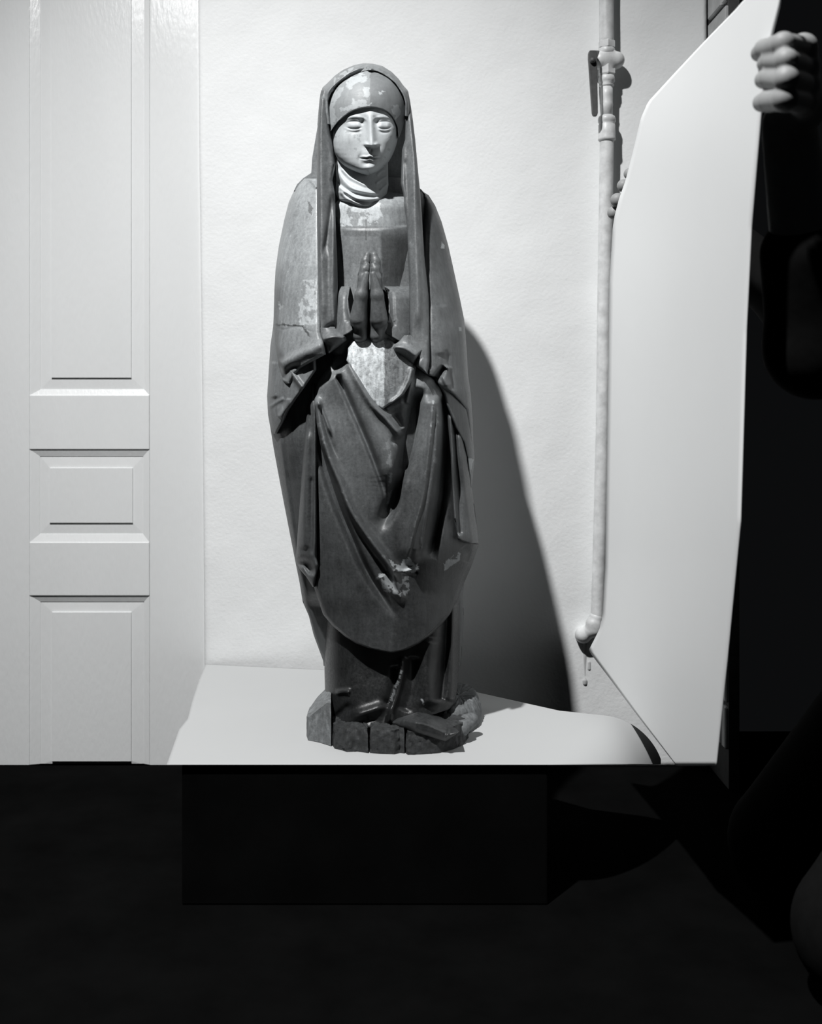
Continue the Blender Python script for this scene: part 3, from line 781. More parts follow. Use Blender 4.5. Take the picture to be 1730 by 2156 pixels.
# ---- hanging lappets of the hood
def flat_base(d0):
    return lambda px, py: d0(py)+0*px
LB = tab([(190, 1.560), (300, 1.548), (420, 1.534), (520, 1.522), (640, 1.508), (720, 1.498)])
def band_tone(b, seed, sc=26):
    return lambda x, y: b*(1+0.26*vnoise(x, y*0.45, sc, seed, 4))
layer('hood_lappet', [(190, 676), (199, 674), (231, 671), (268, 669), (330, 667.5), (420, 667), (692, 668.5), (712, 675), (728, 681)],
      [(190, 692), (203, 690.5), (231, 691), (268, 694), (295, 698), (323, 702), (345, 706), (380, 700), (407, 705), (472, 706.5), (556, 710), (606, 711), (678, 710), (700, 707), (716, 700), (728, 684)], 190, 728, 0, M_CLOAK,
      folds=[rg([(676, 200), (675, 300), (677, 420), (678, 560), (682, 690)], 0.006, 9, 12, 0.02, 0.1), rg([(699, 400), (697, 440), (690, 490), (680, 545)], -0.006, 5, 9, 0.2, 0.2),
             rg([(703, 430), (701, 500), (700, 620), (703, 690)], 0.005, 7, 5, 0.2, 0.1), rg([(672, 716), (690, 690), (706, 684)], -0.006, 4, 5), rg([(686, 700), (700, 694)], 0.004, 6)],
      base=flat_base(LB), back=0.022, rnd=8, rdep=0.014, tone=band_tone(0.125, 21), dy=1.7, du=1.3)
RB = tab([(190, 1.572), (300, 1.552), (420, 1.536), (520, 1.524), (640, 1.508), (760, 1.492), (790, 1.488)])
layer('hood_lappet', [(192, 857), (205, 856), (221, 853), (295, 852), (316, 846), (388, 843.5), (416, 850), (430, 850), (462, 855), (483, 857), (595, 861), (706, 863), (730, 866), (765, 884), (787, 897)],
      [(192, 859), (212, 863), (249, 868.5), (295, 874), (360, 880), (400, 884), (456, 888), (539, 893), (622, 902), (678, 904), (762, 904), (787, 900)], 192, 787, 0, M_CLOAK,
      folds=[rg([(862, 230), (868, 300), (872, 342), (874, 462), (877, 540), (880, 640), (880, 705)], 0.008, 10, 8, 0.05, 0.1), rg([(852, 330), (858, 420), (864, 520)], -0.003, 6, 6), rg([(893, 520), (899, 620), (900, 720)], -0.003, 5, 5)],
      base=flat_base(RB), back=0.022, rnd=7, rdep=0.012, tone=band_tone(0.13, 22), dy=1.7, du=1.3)

# ---- left arm: drape over the upper arm and elbow
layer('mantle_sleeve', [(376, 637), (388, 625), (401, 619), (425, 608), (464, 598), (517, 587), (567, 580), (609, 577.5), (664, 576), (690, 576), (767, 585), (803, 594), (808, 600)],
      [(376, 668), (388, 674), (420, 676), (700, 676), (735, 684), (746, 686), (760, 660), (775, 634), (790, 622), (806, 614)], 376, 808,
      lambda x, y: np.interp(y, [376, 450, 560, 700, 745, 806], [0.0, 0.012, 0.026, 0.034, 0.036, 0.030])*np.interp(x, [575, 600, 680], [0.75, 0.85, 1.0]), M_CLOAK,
      folds=[rg([(588, 767), (620, 752), (655, 734), (684, 722)], 0.010, 16, 8, 0.05, 0.02), rg([(596, 800), (612, 775), (634, 772)], -0.004, 6), rg([(646, 372), (660, 386), (668, 396)], 0.003, 4),
             rg([(580, 690), (600, 694), (626, 688), (660, 700)], -0.001, 2)],
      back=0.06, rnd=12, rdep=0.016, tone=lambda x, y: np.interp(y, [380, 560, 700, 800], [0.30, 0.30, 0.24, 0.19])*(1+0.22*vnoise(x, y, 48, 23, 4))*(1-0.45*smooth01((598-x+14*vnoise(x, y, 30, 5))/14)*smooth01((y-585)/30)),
      patches=[([(636, 590), (668, 586), (668, 685), (628, 684), (632, 630)], 0.44, 71, 3, 9, -0.15), ([(648, 424), (657, 435), (656, 452), (650, 448)], 0.12, 72, 3, 8), ([(580, 640), (600, 632), (604, 648), (588, 655)], 0.36, 73, 5, 8, 0.1),
               ([(578, 682), (620, 684), (640, 684), (640, 687), (612, 688), (578, 686)], 0.07, 74, 3, 9), ([(638, 688), (650, 700), (653, 708), (648, 706), (640, 696)], 0.08, 75, 2, 9)])
# ---- left flap of the mantle hanging from the arm
layer('mantle_fold', [(672, 580), (700, 574), (728, 569), (790, 565), (834, 562), (873, 564), (901, 569), (913, 576)],
      [(672, 660), (779, 666), (817, 640), (842, 622), (866, 607), (890, 596), (913, 583)], 672, 913,
      lambda x, y: np.interp(y, [672, 760, 860, 913], [0.004, 0.018, 0.020, 0.010])*np.interp(x, [562, 590, 660], [0.7, 0.9, 1.25]), M_CLOAK,
      folds=[rg([(609, 776), (622, 795), (639, 818)], 0.010, 6, 4, 0.1, 0.0), rg([(575, 760), (574, 800), (577, 840)], 0.006, 6, 7), rg([(566, 858), (584, 846), (598, 838)], 0.003, 4, 3), rg([(588, 880), (604, 852), (606, 838)], 0.004, 5)],
      back=0.03, rnd=8, rdep=0.012, tone=0.175, seed=24, patches=[([(572, 860), (592, 848), (600, 862), (586, 880), (576, 890)], 0.22, 76, 5, 10, 0.0)])
# ---- left hanging tube fold
layer('mantle_fold', [(806, 655), (868, 645), (906, 642), (1000, 635), (1100, 628), (1167, 623.5), (1186, 624), (1200, 632), (1215, 645), (1236, 658)],
      [(806, 664), (927, 667.5), (1174, 667.5), (1190, 671), (1236, 662)], 806, 1236, lin(806, -0.004, 1200, 0.026), M_CLOAK,
      folds=[rg([(662, 830), (664, 930), (663, 1175)], 0.006, 4, 3, 0.1, 0.1), rg([(648, 900), (645, 1000), (640, 1160)], 0.007, 9, 8, 0.1, 0.05), rg([(628, 1186), (642, 1186), (652, 1200)], -0.018, 8, 9, 0.0, 0.0), rg([(657, 1000), (656, 1170)], -0.003, 4)],
      back=0.03, rnd=9, rdep=0.016, tone=0.085, seed=25, dy=1.8, du=1.3)

# ---- overskirt with its deep V folds
V1 = [(707, 784), (724, 822), (740, 859), (760, 905), (776, 943), (792, 985), (807, 1030), (812, 1060)]
R3 = [(660, 830), (671, 895), (688, 955), (714, 1017), (740, 1080), (780, 1140), (824, 1200), (842, 1256)]
V3 = [(655, 850), (669, 930), (694, 1017), (715, 1075), (737, 1127), (774, 1207), (817, 1274), (850, 1318)]
V4 = [(886, 812), (880, 838), (868, 905), (855, 969), (838, 1020), (822, 1071), (800, 1110), (788, 1120)]
R4a = [(914, 832), (907, 905), (900, 969), (890, 1048), (874, 1104), (859, 1168), (850, 1195)]
R4b = [(921, 850), (920, 900), (917, 956), (905, 1038), (892, 1122), (884, 1175)]
V5 = [(934, 830), (937, 931), (933, 1007), (928, 1058), (915, 1135), (905, 1180)]
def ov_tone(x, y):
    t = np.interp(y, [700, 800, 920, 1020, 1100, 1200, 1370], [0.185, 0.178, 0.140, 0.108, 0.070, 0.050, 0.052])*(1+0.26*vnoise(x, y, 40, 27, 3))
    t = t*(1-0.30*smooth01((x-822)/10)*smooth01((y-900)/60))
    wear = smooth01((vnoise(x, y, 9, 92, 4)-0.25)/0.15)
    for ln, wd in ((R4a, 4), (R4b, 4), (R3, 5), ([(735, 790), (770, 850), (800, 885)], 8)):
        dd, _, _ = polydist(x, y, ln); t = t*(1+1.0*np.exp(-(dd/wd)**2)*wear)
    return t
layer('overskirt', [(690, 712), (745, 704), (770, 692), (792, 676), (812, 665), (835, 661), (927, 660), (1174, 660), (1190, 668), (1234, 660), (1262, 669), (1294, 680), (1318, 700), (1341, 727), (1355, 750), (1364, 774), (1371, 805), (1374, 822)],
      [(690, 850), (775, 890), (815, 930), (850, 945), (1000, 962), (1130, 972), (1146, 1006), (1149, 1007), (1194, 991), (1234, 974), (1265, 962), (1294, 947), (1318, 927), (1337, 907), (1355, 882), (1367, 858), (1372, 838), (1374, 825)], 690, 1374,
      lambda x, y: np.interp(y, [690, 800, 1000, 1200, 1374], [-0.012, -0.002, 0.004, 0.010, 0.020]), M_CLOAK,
      folds=[
        # broad fold from the left hip into the V, with its crisp valley on the left and deep drop on the right
        rg([(712, 770), (735, 800), (768, 860), (800, 930), (822, 1000), (820, 1060)], 0.018, 30, 26, 0.05, 0.25),
        rg(V1, -0.013, 5.5, 7, 0.05, 0.15), rg(V4, -0.022, 16, 11, 0.1, 0.2, 2.2),
        rg([(733, 762), (760, 812), (785, 852), (812, 880), (846, 921)], 0.013, 9, 7, 0.03, 0.05), rg([(828, 870), (840, 888), (846, 905)], -0.006, 7, 7, 0.2, 0.2),
        rg([(852, 845), (832, 852), (812, 862)], 0.006, 5, 5, 0.2, 0.1), rg([(850, 900), (838, 925), (820, 932)], -0.005, 7, 7, 0.2, 0.2),
        rg([(856, 775), (850, 800), (835, 832)], 0.007, 6, 8), rg([(868, 785), (860, 830), (856, 852)], 0.005, 5, 5),
        # ridge sweeping down to the point of the V
        rg(R3, 0.017, 6, 12, 0.05, 0.1), rg(V3, -0.021, 9, 7.5, 0.05, 0.3), (lambda x, y: 0.016*np.exp(-((x-900)/46.)**2-((y-815)/55.)**2)), (lambda x, y: 0.007*np.exp(-((x-690)/26.)**2-((y-800)/45.)**2)), rg([(668, 838), (684, 880), (700, 925)], 0.008, 5, 4, 0.1, 0.3), rg([(673, 850), (690, 915), (712, 975)], -0.005, 5, 5, 0.1, 0.3),
        # right tube with two crests
        rg([(917, 830), (912, 905), (905, 980), (893, 1060), (878, 1130), (868, 1190)], 0.020, 24, 18, 0.06, 0.1), rg(R4a, 0.006, 4.5, 4, 0.05, 0.1), rg(R4b, 0.006, 4, 4.5, 0.05, 0.1),
        rg(V5, -0.020, 10, 9, 0.05, 0.12),
        rg([(828, 1198), (850, 1204), (880, 1196)], 0.006, 5, 4, 0.1, 0.1), rg([(800, 1210), (820, 1240), (842, 1256)], 0.007, 10, 10, 0.1, 0.0),
        rg([(840, 1205), (880, 1206)], -0.004, 3, 5), rg([(975, 1150), (985, 1165), (980, 1185)], -0.004, 8),
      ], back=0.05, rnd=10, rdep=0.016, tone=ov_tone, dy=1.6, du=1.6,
      patches=[([(818, 1180), (842, 1188), (862, 1172), (870, 1186), (884, 1194), (870, 1204), (832, 1200)], 0.30, 81, 6, 10, -0.35),
               ([(796, 1208), (815, 1204), (824, 1222), (846, 1228), (842, 1256), (820, 1252), (806, 1240)], 0.26, 82, 5, 10, -0.3),
               ([(848, 1214), (862, 1212), (862, 1240), (852, 1256), (846, 1240)], 0.17, 83, 4, 10, -0.1),
               ([(932, 1186), (946, 1178), (964, 1162), (972, 1166), (966, 1182), (936, 1200)], 0.24, 84, 4, 10, -0.3),
               ([(812, 900), (826, 930), (822, 1060), (812, 1075), (816, 1000)], 0.22, 85, 7, 12, -0.05), ([(905, 1162), (922, 1160), (920, 1176), (906, 1178)], 0.12, 86, 5, 9, 0)])
# ---- speckled panel over the belly
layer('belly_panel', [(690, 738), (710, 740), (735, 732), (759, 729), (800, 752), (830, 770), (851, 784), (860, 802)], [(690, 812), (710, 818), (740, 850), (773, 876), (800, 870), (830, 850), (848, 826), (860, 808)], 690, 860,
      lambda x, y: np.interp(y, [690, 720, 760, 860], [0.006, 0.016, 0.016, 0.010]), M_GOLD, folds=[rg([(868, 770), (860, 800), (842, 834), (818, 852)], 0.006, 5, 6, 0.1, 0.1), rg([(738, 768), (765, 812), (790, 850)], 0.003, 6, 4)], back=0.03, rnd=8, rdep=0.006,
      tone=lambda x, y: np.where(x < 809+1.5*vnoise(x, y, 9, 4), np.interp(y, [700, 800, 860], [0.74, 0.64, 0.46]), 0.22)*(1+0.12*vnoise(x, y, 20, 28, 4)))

# ---- right arm drape
layer('mantle_sleeve', [(398, 884), (410, 892), (600, 893), (700, 896), (772, 897), (789, 899), (794, 912), (813, 925), (829, 950), (845, 966), (862, 980), (900, 986), (966, 996)],
      [(398, 886), (404, 891), (411, 902), (433, 916), (467, 929.5), (517, 943.5), (578, 957), (631, 968.5), (673, 977), (734, 982), (790, 985), (831, 991), (887, 995), (929, 996), (966, 998.5)], 398, 966,
      lambda x, y: np.interp(y, [398, 500, 640, 780, 830, 900, 966], [-0.004, 0.010, 0.022, 0.026, 0.028, 0.026, 0.020])*np.interp(x, [890, 960, 1000], [1.0, 0.85, 0.7]), M_CLOAK,
      folds=[rg([(937, 772), (925, 785), (915, 798)], -0.016, 5, 8, 0.1, 0), rg([(945, 770), (938, 790), (945, 815)], 0.010, 8, 5, 0.1, 0.1), rg([(938, 735), (944, 765), (951, 800), (954, 826)], -0.003, 2.5, 4), rg([(930, 790), (940, 812), (955, 826)], 0.004, 4),
             rg([(892, 415), (895, 560), (899, 700), (902, 780)], -0.006, 6, 9, 0.02, 0.02), rg([(925, 640), (930, 700), (932, 750)], 0.004, 14, 16)],
      back=0.05, rnd=10, rdep=0.014, tone=lambda x, y: np.interp(y, [400, 520, 620, 680, 800, 900], [0.055, 0.075, 0.10, 0.135, 0.12, 0.09])*(1+0.28*vnoise(x, y, 30, 29, 4)),
      patches=[([(928, 508), (935, 516), (934, 524), (928, 522)], 0.36, 87, 2, 6), ([(966, 688), (971, 690), (971, 697), (967, 697)], 0.36, 88, 1, 6)])
# ---- shaded lining under the right drape
layer('mantle_lining', [(806, 920), (829, 934), (854, 940), (900, 958), (931, 976), (966, 984), (1000, 988), (1026, 991)], [(806, 930), (829, 952), (862, 984), (900, 992), (966, 998), (985, 996.5), (1026, 993)], 806, 1026,
      lambda x, y: np.interp(y, [806, 880, 1026], [0.016, 0.016, 0.008]), M_CLOAK, folds=[rg([(985, 965), (990, 995)], 0.004, 5)], back=0.03, rnd=6, rdep=0.008, tone=0.10, seed=30,
      patches=[([(984, 966), (997, 966), (990, 1000), (986, 985)], 0.30, 89, 2, 8)])
# ---- right hanging strip, cut off square at its lower end
layer('mantle_fold', [(815, 932), (850, 938), (900, 943), (1000, 950), (1096, 956), (1136, 964), (1144, 985)], [(815, 940), (850, 950), (880, 962), (931, 977), (966, 985), (1033, 992), (1087, 1000), (1130, 1006), (1144, 1007)], 815, 1144,
      lin(815, -0.004, 1144, 0.026), M_CLOAK,
      folds=[rg([(947, 860), (953, 956), (953, 1033), (958, 1096)], 0.007, 5, 4, 0.1, 0.02), rg([(956, 890), (963, 1000), (968, 1120)], -0.008, 5, 5, 0.1, 0.0), rg([(965, 900), (975, 990), (985, 1080), (992, 1140)], 0.010, 8, 8, 0.1, 0.0), rg([(972, 930), (984, 1033), (1000, 1130)], -0.002, 4)],
      back=0.03, rnd=8, rdep=0.014, tone=0.075, seed=33, dy=1.8, du=1.4)

# ---- cuffs around the wrists and the rolled sleeve ends below them
CB_ = tab([(600, 1.506), (650, 1.494), (700, 1.486), (730, 1.484), (790, 1.486)])
layer('cuff', [(603, 712.5), (650, 710), (700, 704), (712, 700)], [(603, 737), (616, 735), (631, 733), (650, 735.5), (668, 740), (676, 745), (678, 759), (684, 760), (690, 750), (700, 737), (712, 712)], 603, 712, 0, M_CLOAK,
      fn=lambda X, Y, S, D: CB_(Y)+0.022*np.clip((630-Y)/27., 0, 1)**2+0.028*np.clip((730-X)/30., 0, 1)**1.5+0.012*np.clip((X-742)/20., 0, 1)-ridge(X, Y, [(736, 606), (733, 640), (737, 668), (744, 684)], 0.005, 4, 3, 0.02, 0.05)+ridge(X, Y, [(728, 612), (726, 650), (730, 680)], 0.003, 4, 4)-carve(X, Y, 41),
      back=0.04, rnd=4, rdep=0.006, tone=0.15, seed=34, dy=1.3, du=1.3)
layer('cuff', [(603, 808), (612, 814), (650, 818), (674, 816.5), (679, 795), (684, 793.5), (692, 799), (700, 806), (710, 825), (722, 846)], [(603, 864), (722, 866)], 603, 722, 0, M_CLOAK,
      fn=lambda X, Y, S, D: CB_(Y)+0.022*np.clip((630-Y)/27., 0, 1)**2+0.006+0.020*np.clip((X-826)/40., 0, 1)**1.5+0.012*np.clip((812-X)/20., 0, 1)-ridge(X, Y, [(813, 608), (817, 650), (815, 680)], 0.005, 3, 4, 0.02, 0.05)+ridge(X, Y, [(826, 612), (828, 660), (830, 690)], 0.003, 4, 4)-carve(X, Y, 42),
      back=0.04, rnd=4, rdep=0.006, tone=0.14, seed=35, dy=1.3, du=1.3)
layer('sleeve_roll', [(690, 669), (712, 675), (728, 681), (744, 690)], [(690, 706), (700, 718), (708, 730), (716, 731), (728, 716), (744, 694)], 690, 744, 0, M_CLOAK,
      fn=lambda X, Y, S, D: CB_(Y)+0.006-0.010*np.exp(-((Y-712)/14.)**2)+0.012*S**2-ridge(X, Y, [(678, 716), (705, 708), (726, 712)], 0.005, 6, 6), back=0.05, rnd=6, rdep=0.012, tone=0.15, seed=36, dy=1.3, du=1.3)
layer('sleeve_roll', [(706, 850), (722, 833), (731, 821), (738, 826), (748, 842), (770, 873), (788, 898)], [(706, 866), (722, 882), (740, 896), (765, 904), (788, 901)], 706, 788, 0, M_CLOAK,
      fn=lambda X, Y, S, D: CB_(Y)+0.004+0.008*np.abs(S)**2-ridge(X, Y, [(828, 730), (855, 735), (880, 752)], 0.007, 8, 8)+ridge(X, Y, [(894, 741), (880, 752), (872, 768)], 0.010, 4, 5, 0.1, 0)-carve(X, Y, 44), back=0.05, rnd=6, rdep=0.012, tone=0.17, seed=37, dy=1.3, du=1.3)

# ---- praying hands
HX, HD = (776.8-CX)*1.485/F, 1.485
HZ = CAMZ+(CY-690)*1.485/F
def hand(sg):
    def P(a, b, c): return (HX+sg*a+0.003*(c/0.1-0.3), HD+b, HZ+c)
    s = SDF((HX-0.075, HD-0.035, HZ-0.05), (HX+0.075, HD+0.07, HZ+0.125), 0.0011)
    C = s.cone
    # palm: a rounded slab standing in the depth direction
    for b, r0, r1 in ((0.002, 0.0095, 0.0082), (0.012, 0.0105, 0.0085), (0.022, 0.0105, 0.0085), (0.031, 0.0095, 0.0075)):
        C(P(0.0112, b+0.006, -0.010), P(0.0092, b, 0.060), r0, r1-0.0008, 0.007)
    # wrist into the sleeve
    C(P(0.013, 0.018, 0.008), P(0.040, 0.036, -0.022), 0.0135, 0.017, 0.008)
    # fingers: index, middle, ring, little (front to back)
    for b, tip, r, bend in ((0.0005, 0.0895, 0.0064, 0.0012), (0.0110, 0.1055, 0.0066, 0.001), (0.0215, 0.100, 0.0062, 0.001), (0.0310, 0.086, 0.0052, 0.001)):
        L = tip-0.052
        C(P(0.0090, b, 0.050), P(0.0092, b-0.0004, 0.052+L*0.42), r+0.0012, r+0.0006, 0.003)
        C(P(0.0092, b-0.0004, 0.052+L*0.42), P(0.0070, b, 0.052+L*0.75), r+0.0006, r-0.0004, 0.003)
        C(P(0.0070, b, 0.052+L*0.75), P(0.0046, b+0.001, tip-0.004), r-0.0004, r-0.0018, 0.003)
    # thumb lying along the front edge
    C(P(0.0142, -0.001, 0.012), P(0.0108, -0.0095, 0.044), 0.0122, 0.0086, 0.006)
    C(P(0.0108, -0.0095, 0.044), P(0.0046, -0.0120, 0.0725), 0.0086, 0.0042, 0.004)
    # keep each hand on its own side of the seam
    gx = (s.lo[0]+np.arange(s.n[0])*s.h)[:, None, None]; gz = (s.lo[2]+np.arange(s.n[2])*s.h)[None, None, :]
    seam = -sg*(gx-(HX+0.003*((gz-HZ)/0.1-0.3)))+0.0003
    s.V = np.maximum(s.V, np.broadcast_to(seam, s.V.shape).astype(np.float32))
    me = s.mesh('hand'); co = np.empty(len(me.vertices)*3); me.vertices.foreach_get('co', co); co = co.reshape(-1, 3)
    t = 0.125*(1+0.3*vnoise(co[:, 0]*1400+co[:, 1]*900, co[:, 2]*1400, 26, 45, 4))
    return link('hand', me, M_CLOAK, ST, True, t)
hand(-1); hand(1)

# ---- dark under-tunic down to the ground
layer('under_tunic', [(1255, 690), (1294, 682), (1414, 683), (1474, 684.5), (1500, 688), (1532, 697)], [(1255, 968), (1301, 972), (1384, 968), (1451, 962), (1481, 958), (1494, 945), (1504, 915), (1512, 880), (1520, 845), (1526, 820), (1533, 780)], 1255, 1532,
      lambda x, y: np.interp(y, [1255, 1340, 1450, 1532], [-0.012, -0.008, 0.0, 0.004]), M_DARK, base=lambda x, y: DM-DFR(y)*np.clip(1-np.abs((x-825)/143.)**4.5, 0, 1)**0.5,
      folds=[rg([(846, 1380), (843, 1420), (834, 1455), (825, 1485), (820, 1516)], 0.012, 5, 9, 0.1, 0.0), rg([(836, 1400), (830, 1450), (814, 1490)], -0.010, 10, 7, 0.1, 0.1),
             rg([(905, 1340), (900, 1420), (905, 1490)], 0.010, 18, 20, 0.1, 0.1), rg([(870, 1380), (866, 1450), (850, 1500)], -0.006, 12, 12), rg([(940, 1280), (934, 1400), (926, 1480)], -0.013, 10, 9, 0.05, 0.05), rg([(957, 1270), (952, 1400), (950, 1480)], 0.010, 9, 8, 0.05, 0.05),
             rg([(705, 1460), (722, 1456), (740, 1458)], 0.006, 6, 6, 0.2, 0.2), rg([(742, 1478), (722, 1498), (700, 1515)], -0.007, 8, 8, 0.3, 0.2), rg([(735, 1512), (765, 1501), (795, 1491), (816, 1480)], 0.008, 11, 10, 0.3, 0.3), rg([(725, 1530), (760, 1522), (800, 1512)], -0.003, 7, 7, 0.2, 0.2)],
      back=0.10, rnd=3, rdep=0.004, tone=lambda x, y: 0.016*(1+0.35*vnoise(x, y, 30, 46, 4)), dy=1.7, du=1.7,
      patches=[([(840, 1410), (846, 1412), (834, 1450), (824, 1480), (820, 1480), (832, 1440)], 0.16, 91, 3, 9, -0.1), ([(884, 1466), (888, 1466), (894, 1484), (890, 1486)], 0.3, 93, 2, 6, -0.2)])
# ---- shoe under the hem, toe pointing to the right
SHt = curve([(819, 1514), (832, 1505), (855, 1497), (880, 1493), (900, 1497), (925, 1508), (945, 1520), (960, 1528), (966, 1540)], 90)
SHb = curve([(819, 1516), (823, 1525), (845, 1532), (870, 1540), (895, 1548), (920, 1556), (938, 1561), (950, 1553), (966, 1541)], 90)
v = np.linspace(0, 1, 40)[:, None]
PX = SHt[None, :, 0]*(1-v)+SHb[None, :, 0]*v; PY = SHt[None, :, 1]*(1-v)+SHb[None, :, 1]*v
base_d = np.maximum(0.470*F/(SHb[:, 1]-CY), 1.464)                 # where the sole's lower edge meets the base's top
D = base_d[None, :]+0.055*(1-v)**1.3-0.018*np.sin(math.pi*np.clip(v*1.0, 0, 1))-carve(PX, PY, 47, 0.0008, 16)-ridge(PX, PY, [(830, 1512), (870, 1520), (905, 1528), (940, 1545)], 0.004, 5, 5)
D = D-ridge(PX, PY, [(944, 1532), (942, 1545), (938, 1556)], 0.003, 3, 3)
grid_mesh('shoe', PX, PY, D, np.maximum(D+0.02, base_d[None, :]+0.06), M_DARK, ST, 0.034*(1+0.4*vnoise(PX, PY, 16, 48, 4)))

# ---- wooden base: split front blocks, sawn block at the left, rounded lobe at the right
def gp(px, py): d = 0.5*F/(py-CY); return ((px-CX)*d/F, d)
def block(name, foot, h, tone, seed, inset=0.006, top_noise=0.002, side_noise=0.002, topz=None, bulge=0.0):
    """foot: outline on the ground, seen in the photograph; rises to height h with carved, uneven faces"""
    p = np.array([gp(*q) for q in foot]); n = 240
    pc_ = np.vstack([p, p[:1]]); seg = np.r_[0, np.cumsum(np.hypot(*np.diff(pc_, axis=0).T))]; t = np.linspace(0, seg[-1], n, endpoint=False)
    q = np.stack([np.interp(t, seg, pc_[:, 0]), np.interp(t, seg, pc_[:, 1])], 1)
    cen = q.mean(0); V = []; TT = []
    lv = [0, 0.06, 0.15, 0.25, 0.35, 0.45, 0.55, 0.65, 0.75, 0.84, 0.91, 0.96, 1.0]
    sc = [1-0*inset]*1
    ringsN = 0
    for k in lv:
        shrink = 1+bulge*math.sin(k*math.pi)-(inset/0.06)*(k**3)
        r = cen+(q-cen)*shrink
        nz = vnoise(t*5200+k*22, np.full(n, h*k*5200)+t*900, 24, seed, 4)
        r = r+(q-cen)/np.maximum(np.hypot(*(q-cen).T), 1e-6)[:, None]*(side_noise*nz*(k > 0))[:, None]
        hz = h*k if topz is None else k*np.array([topz(a, b) for a, b in r])
        V.append(np.column_stack([r, PAPZ+0.0002+hz+np.zeros(n)])); TT.append(nz); ringsN += 1
    last = V[-1][:, :2]
    for k in (0.8, 0.6, 0.4, 0.2):
        r = cen+(last-cen)*k; hz = np.full(n, h) if topz is None else np.array([topz(a, b) for a, b in r])
        nz = vnoise(r[:, 0]*5200, r[:, 1]*5200, 24, seed+1, 4)
        V.append(np.column_stack([r, PAPZ+hz+top_noise*nz])); TT.append(nz); ringsN += 1
    hz = h if topz is None else topz(*cen)
    verts = np.concatenate(V).tolist()+[(cen[0], cen[1], PAPZ+hz), (cen[0], cen[1], PAPZ+0.0002)]
    f = []
    for i in range(ringsN-1):
        for j in range(n): f.append((i*n+j, i*n+(j+1) % n, (i+1)*n+(j+1) % n, (i+1)*n+j))
    for j in range(n):
        f.append(((ringsN-1)*n+j, (ringsN-1)*n+(j+1) % n, ringsN*n)); f.append(((j+1) % n, j, ringsN*n+1))
    me = bpy.data.meshes.new(name); me.from_pydata(verts, [], f); fix(me)
    tn = np.r_[np.concatenate(TT), 0, 0]
    ob = link(name, me, M_WOOD, ST, True, tone*(1+0.5*tn))
    me.set_sharp_from_angle(angle=math.radians(38))
    return ob
block('base_block', [(697, 1500), (699, 1568), (704, 1576), (718, 1579), (730, 1583), (752, 1582), (775, 1585.5), (777, 1500)], 0.030, 0.038, 61, 0.003, 0.003, 0.0026)
block('base_block', [(779, 1500), (778, 1585), (800, 1587), (830, 1588), (842, 1585), (852, 1586), (854, 1500)], 0.031, 0.038, 62, 0.003, 0.003, 0.0026)
block('base_block', [(855, 1500), (854, 1586), (858, 1589), (890, 1588), (925, 1585), (955, 1577), (976, 1567), (986, 1553), (975, 1530), (940, 1510)], 0.029, 0.036, 63, 0.003, 0.003, 0.0026)
block('base_block', [(692, 1520), (697, 1540), (697, 1571), (672, 1563), (648, 1558), (645, 1549), (651, 1532), (668, 1521)], 0.040, 0.17, 64, 0.002, 0.001, 0.0008,
      topz=lambda x, y: float(np.interp(x, [gp(648, 1555)[0], gp(692, 1550)[0]], [0.030, 0.058])))
block('base_lobe', [(930, 1552), (968, 1551), (990, 1542), (1006, 1530), (1013, 1513), (1008, 1497), (992, 1484), (965, 1478), (930, 1490)], 0.036, 0.14, 65, 0.014, 0.003, 0.002, bulge=0.02)
def nodule(px, py, d, r, tone):
    c = U(px, py, d); c = (c[0], c[1], max(c[2], PAPZ+r*0.5)); e = (c[0]+r*0.5, c[1]+r*0.3, c[2]+r*0.2)
    lo, hi = around([c, e], r*2.2)
    lo[2] = max(lo[2], PAPZ-0.001)
    ob = sdf_part('base_knob', lo, hi, 0.0012, [(c, e, r, r*0.8, 0.003)], M_WOOD, ST, tone)
    return ob
nodule(958, 1507, 1.552, 0.014, 0.13); nodule(972, 1533, 1.515, 0.0115, 0.14); nodule(984, 1520, 1.535, 0.012, 0.14)


# ------------------------------------------------------------------ person kneeling behind the sheet
PR = empty('person', (0.72, 1.30, 0.0)); tag(PR, 'person in black kneeling behind the sheet, both hands gripping its edges', 'person')
def sheet_d(px, py):
    k = (px-1240)/360.0
    return 1.74-0.66*k+0.03*math.sin(k*math.pi)*math.cos(py/900.)-0.02*math.exp(-((py-250)/160.)**2)*max(0, 1-k)+0.004*math.sin(py/140.+k*3)
W1 = U(1660, 262, 1.115)                       # wrist of the hand at the sheet's right edge
E1 = (0.470, 1.20, 0.730); S1 = (0.655, 1.13, 1.00)
W2 = (0.455, 1.735, 0.985); E2 = (0.600, 1.58, 0.800); S2 = (0.72, 1.47, 1.02)
HIPL, HIPR = (0.78, 1.22, 0.42), (0.78, 1.40, 0.42)
def limbs(s, g=0.0, skin=True, arms=True):
    C = s.cone
    # torso and legs, kneeling and sitting back on the heels
    C((0.79, 1.31, 0.42), (0.75, 1.31, 0.70), 0.135+g, 0.125+g, 0.05); C((0.75, 1.31, 0.70), (0.70, 1.30, 0.96), 0.125+g, 0.120+g, 0.05)
    C(S1, S2, 0.062+g, 0.062+g, 0.06)
    for hp, ky in ((HIPL, 1.20), (HIPR, 1.43)):
        C(hp, (0.52, ky, 0.09), 0.085+g, 0.060+g, 0.04); C((0.52, ky, 0.075), (0.86, ky, 0.065), 0.058+g, 0.042+g, 0.02); C((0.86, ky, 0.06), (0.97, ky, 0.045), 0.042+g, 0.030+g, 0.02)
    if arms:
        C(S1, E1, 0.052+g, 0.042+g, 0.03); C(S2, E2, 0.052+g, 0.042+g, 0.03)
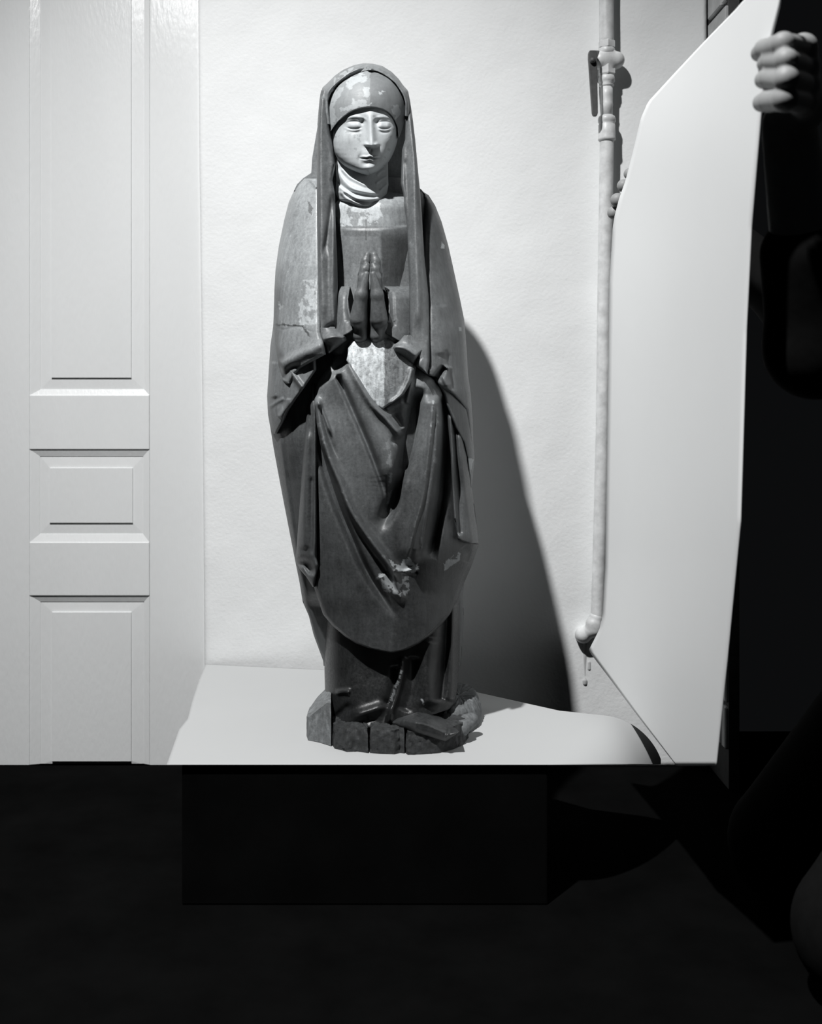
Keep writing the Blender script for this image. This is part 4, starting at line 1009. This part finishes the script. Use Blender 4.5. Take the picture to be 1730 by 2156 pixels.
sb = SDF((0.28, 0.98, 0.0), (1.05, 1.85, 1.46), 0.006)
limbs(sb)
C = sb.cone
C(E1, W1, 0.040, 0.027, 0.02); C(E2, W2, 0.040, 0.027, 0.02)
# neck and head, looking towards the statue
C((0.69, 1.30, 1.02), (0.675, 1.30, 1.14), 0.052, 0.050, 0.03)
C((0.675, 1.30, 1.22), (0.665, 1.30, 1.30), 0.078, 0.088, 0.03); C((0.645, 1.30, 1.17), (0.62, 1.30, 1.20), 0.05, 0.045, 0.03)
C((0.585, 1.30, 1.245), (0.572, 1.30, 1.215), 0.012, 0.017, 0.012)
for sy in (-1, 1): C((0.675, 1.30+sy*0.084, 1.235), (0.68, 1.30+sy*0.088, 1.26), 0.013, 0.017, 0.008)
PV, PF = surface_nets(sb.V, sb.lo, sb.h)
# clothing: jacket with long sleeves, trousers
sj = SDF((0.28, 0.94, 0.0), (1.08, 1.88, 1.2), 0.007)
limbs(sj, 0.010)
sj.cone(E1, tuple(np.array(E1)*0.56+np.array(W1)*0.44), 0.052, 0.046, 0.02); sj.cone(E2, tuple(np.array(E2)*0.4+np.array(W2)*0.6), 0.050, 0.042, 0.02)
sj.cone((0.69, 1.30, 1.02), (0.685, 1.30, 1.06), 0.075, 0.062, 0.03)
gz = (sj.lo[2]+np.arange(sj.n[2])*sj.h)[None, None, :]
full = sj.V.copy()
sj.V = np.maximum(full, np.broadcast_to(0.40-gz, full.shape).astype(np.float32)); link('jacket', sj.mesh('jacket'), M_CLOTH, PR)
sj.V = np.maximum(full, np.broadcast_to(gz-0.405, full.shape).astype(np.float32)); link('trousers', sj.mesh('trousers'), M_CLOTH, PR)
sh_ = SDF((0.54, 1.16, 1.15), (0.80, 1.44, 1.44), 0.006)
sh_.cone((0.70, 1.30, 1.27), (0.69, 1.30, 1.315), 0.094, 0.093, 0.02)
gx = (sh_.lo[0]+np.arange(sh_.n[0])*sh_.h)[:, None, None]; g3 = (sh_.lo[2]+np.arange(sh_.n[2])*sh_.h)[None, None, :]
sh_.V = np.maximum(sh_.V, np.maximum(0.0*gx+0*g3-1, np.minimum(0.63-gx+0*g3, 1.315-g3+0*gx)).astype(np.float32)+np.zeros_like(sh_.V))
link('hair', sh_.mesh('hair'), M_CLOTH, PR)

# hands: palm, four fingers and thumb each, modelled at full detail and set on the wrists
def hand_mesh(lo, hi, cones):
    s = SDF(lo, hi, 0.0018)
    for c in cones: s.cone(c[0], c[1], c[2], c[3], c[4] if len(c) > 4 else 0.003)
    v, f = surface_nets(s.V, s.lo, s.h); HANDS.append((v, f))
HANDS = []
# right-edge hand: palm behind and beside the edge, fingers folded round on to the front of the sheet
K = []
palm0 = U(1690, 225, 1.085)
fing = [((1690, 100), (1648, 92), (1610, 103), (1598, 112)), ((1694, 140), (1655, 126), (1622, 128), (1610, 134)), ((1694, 178), (1655, 166), (1622, 164), (1607, 168)), ((1690, 214), (1652, 208), (1620, 212), (1604, 216))]
rad = [0.0098, 0.0092, 0.0102, 0.0108]
for (a, b, c, d), r in zip(fing, rad):
    A = U(*a, 1.045); B = U(*b, sheet_d(b[0], b[1])-r*0.5-0.004); c_ = U(*c, sheet_d(c[0], c[1])-r-0.005); d_ = U(*d, sheet_d(d[0], d[1])-r*0.9-0.002)
    K += [(A, B, r*1.05, r*1.02), (B, c_, r*1.02, r*0.97), (c_, d_, r*0.97, r*0.85), (A, palm0, 0.013, 0.016, 0.008)]
K += [(palm0, W1, 0.021, 0.026, 0.012), (U(1655, 240, 1.10), U(1640, 205, 1.118), 0.015, 0.012, 0.006), (U(1640, 205, 1.118), U(1612, 170, 1.125), 0.0115, 0.009, 0.004)]
pts = np.array([k[0] for k in K]+[k[1] for k in K]); hand_mesh(pts.min(0)-0.04, pts.max(0)+0.04, K)
# left-edge hand: fingers seen past the edge, thumb against the back of the sheet
K = []
palm0 = U(1375, 405, 1.728)
for (px, py), r in zip([(1325, 366), (1312, 391), (1299, 421), (1292, 448)], [0.0090, 0.0100, 0.0108, 0.0104]):
    sd = sheet_d(px, py)
    A = U(px+58, py+2, sd+0.075); B = U(px+24, py+1, sd+0.045); T_ = U(px, py, sd+0.016)
    K += [(A, B, r*1.05, r*1.05), (B, T_, r*1.05, r*0.98), (A, palm0, 0.013, 0.016, 0.008)]
K += [(palm0, W2, 0.022, 0.026, 0.012), (palm0, U(1352, 445, 1.66), 0.014, 0.010, 0.006), (U(1352, 445, 1.66), U(1330, 430, 1.635), 0.010, 0.0085, 0.004)]
pts = np.array([k[0] for k in K]+[k[1] for k in K]); hand_mesh(pts.min(0)-0.04, pts.max(0)+0.04, K)

# one continuous body mesh: head, arms and both detailed hands
vs, fs, n = [PV], [PF], len(PV)
for v, f in HANDS: vs.append(v); fs.append(f+n); n += len(v)
me = bpy.data.meshes.new('body'); me.from_pydata(np.concatenate(vs).tolist(), [], np.concatenate(fs).tolist()); fix(me); link('body', me, M_PERSON, PR)
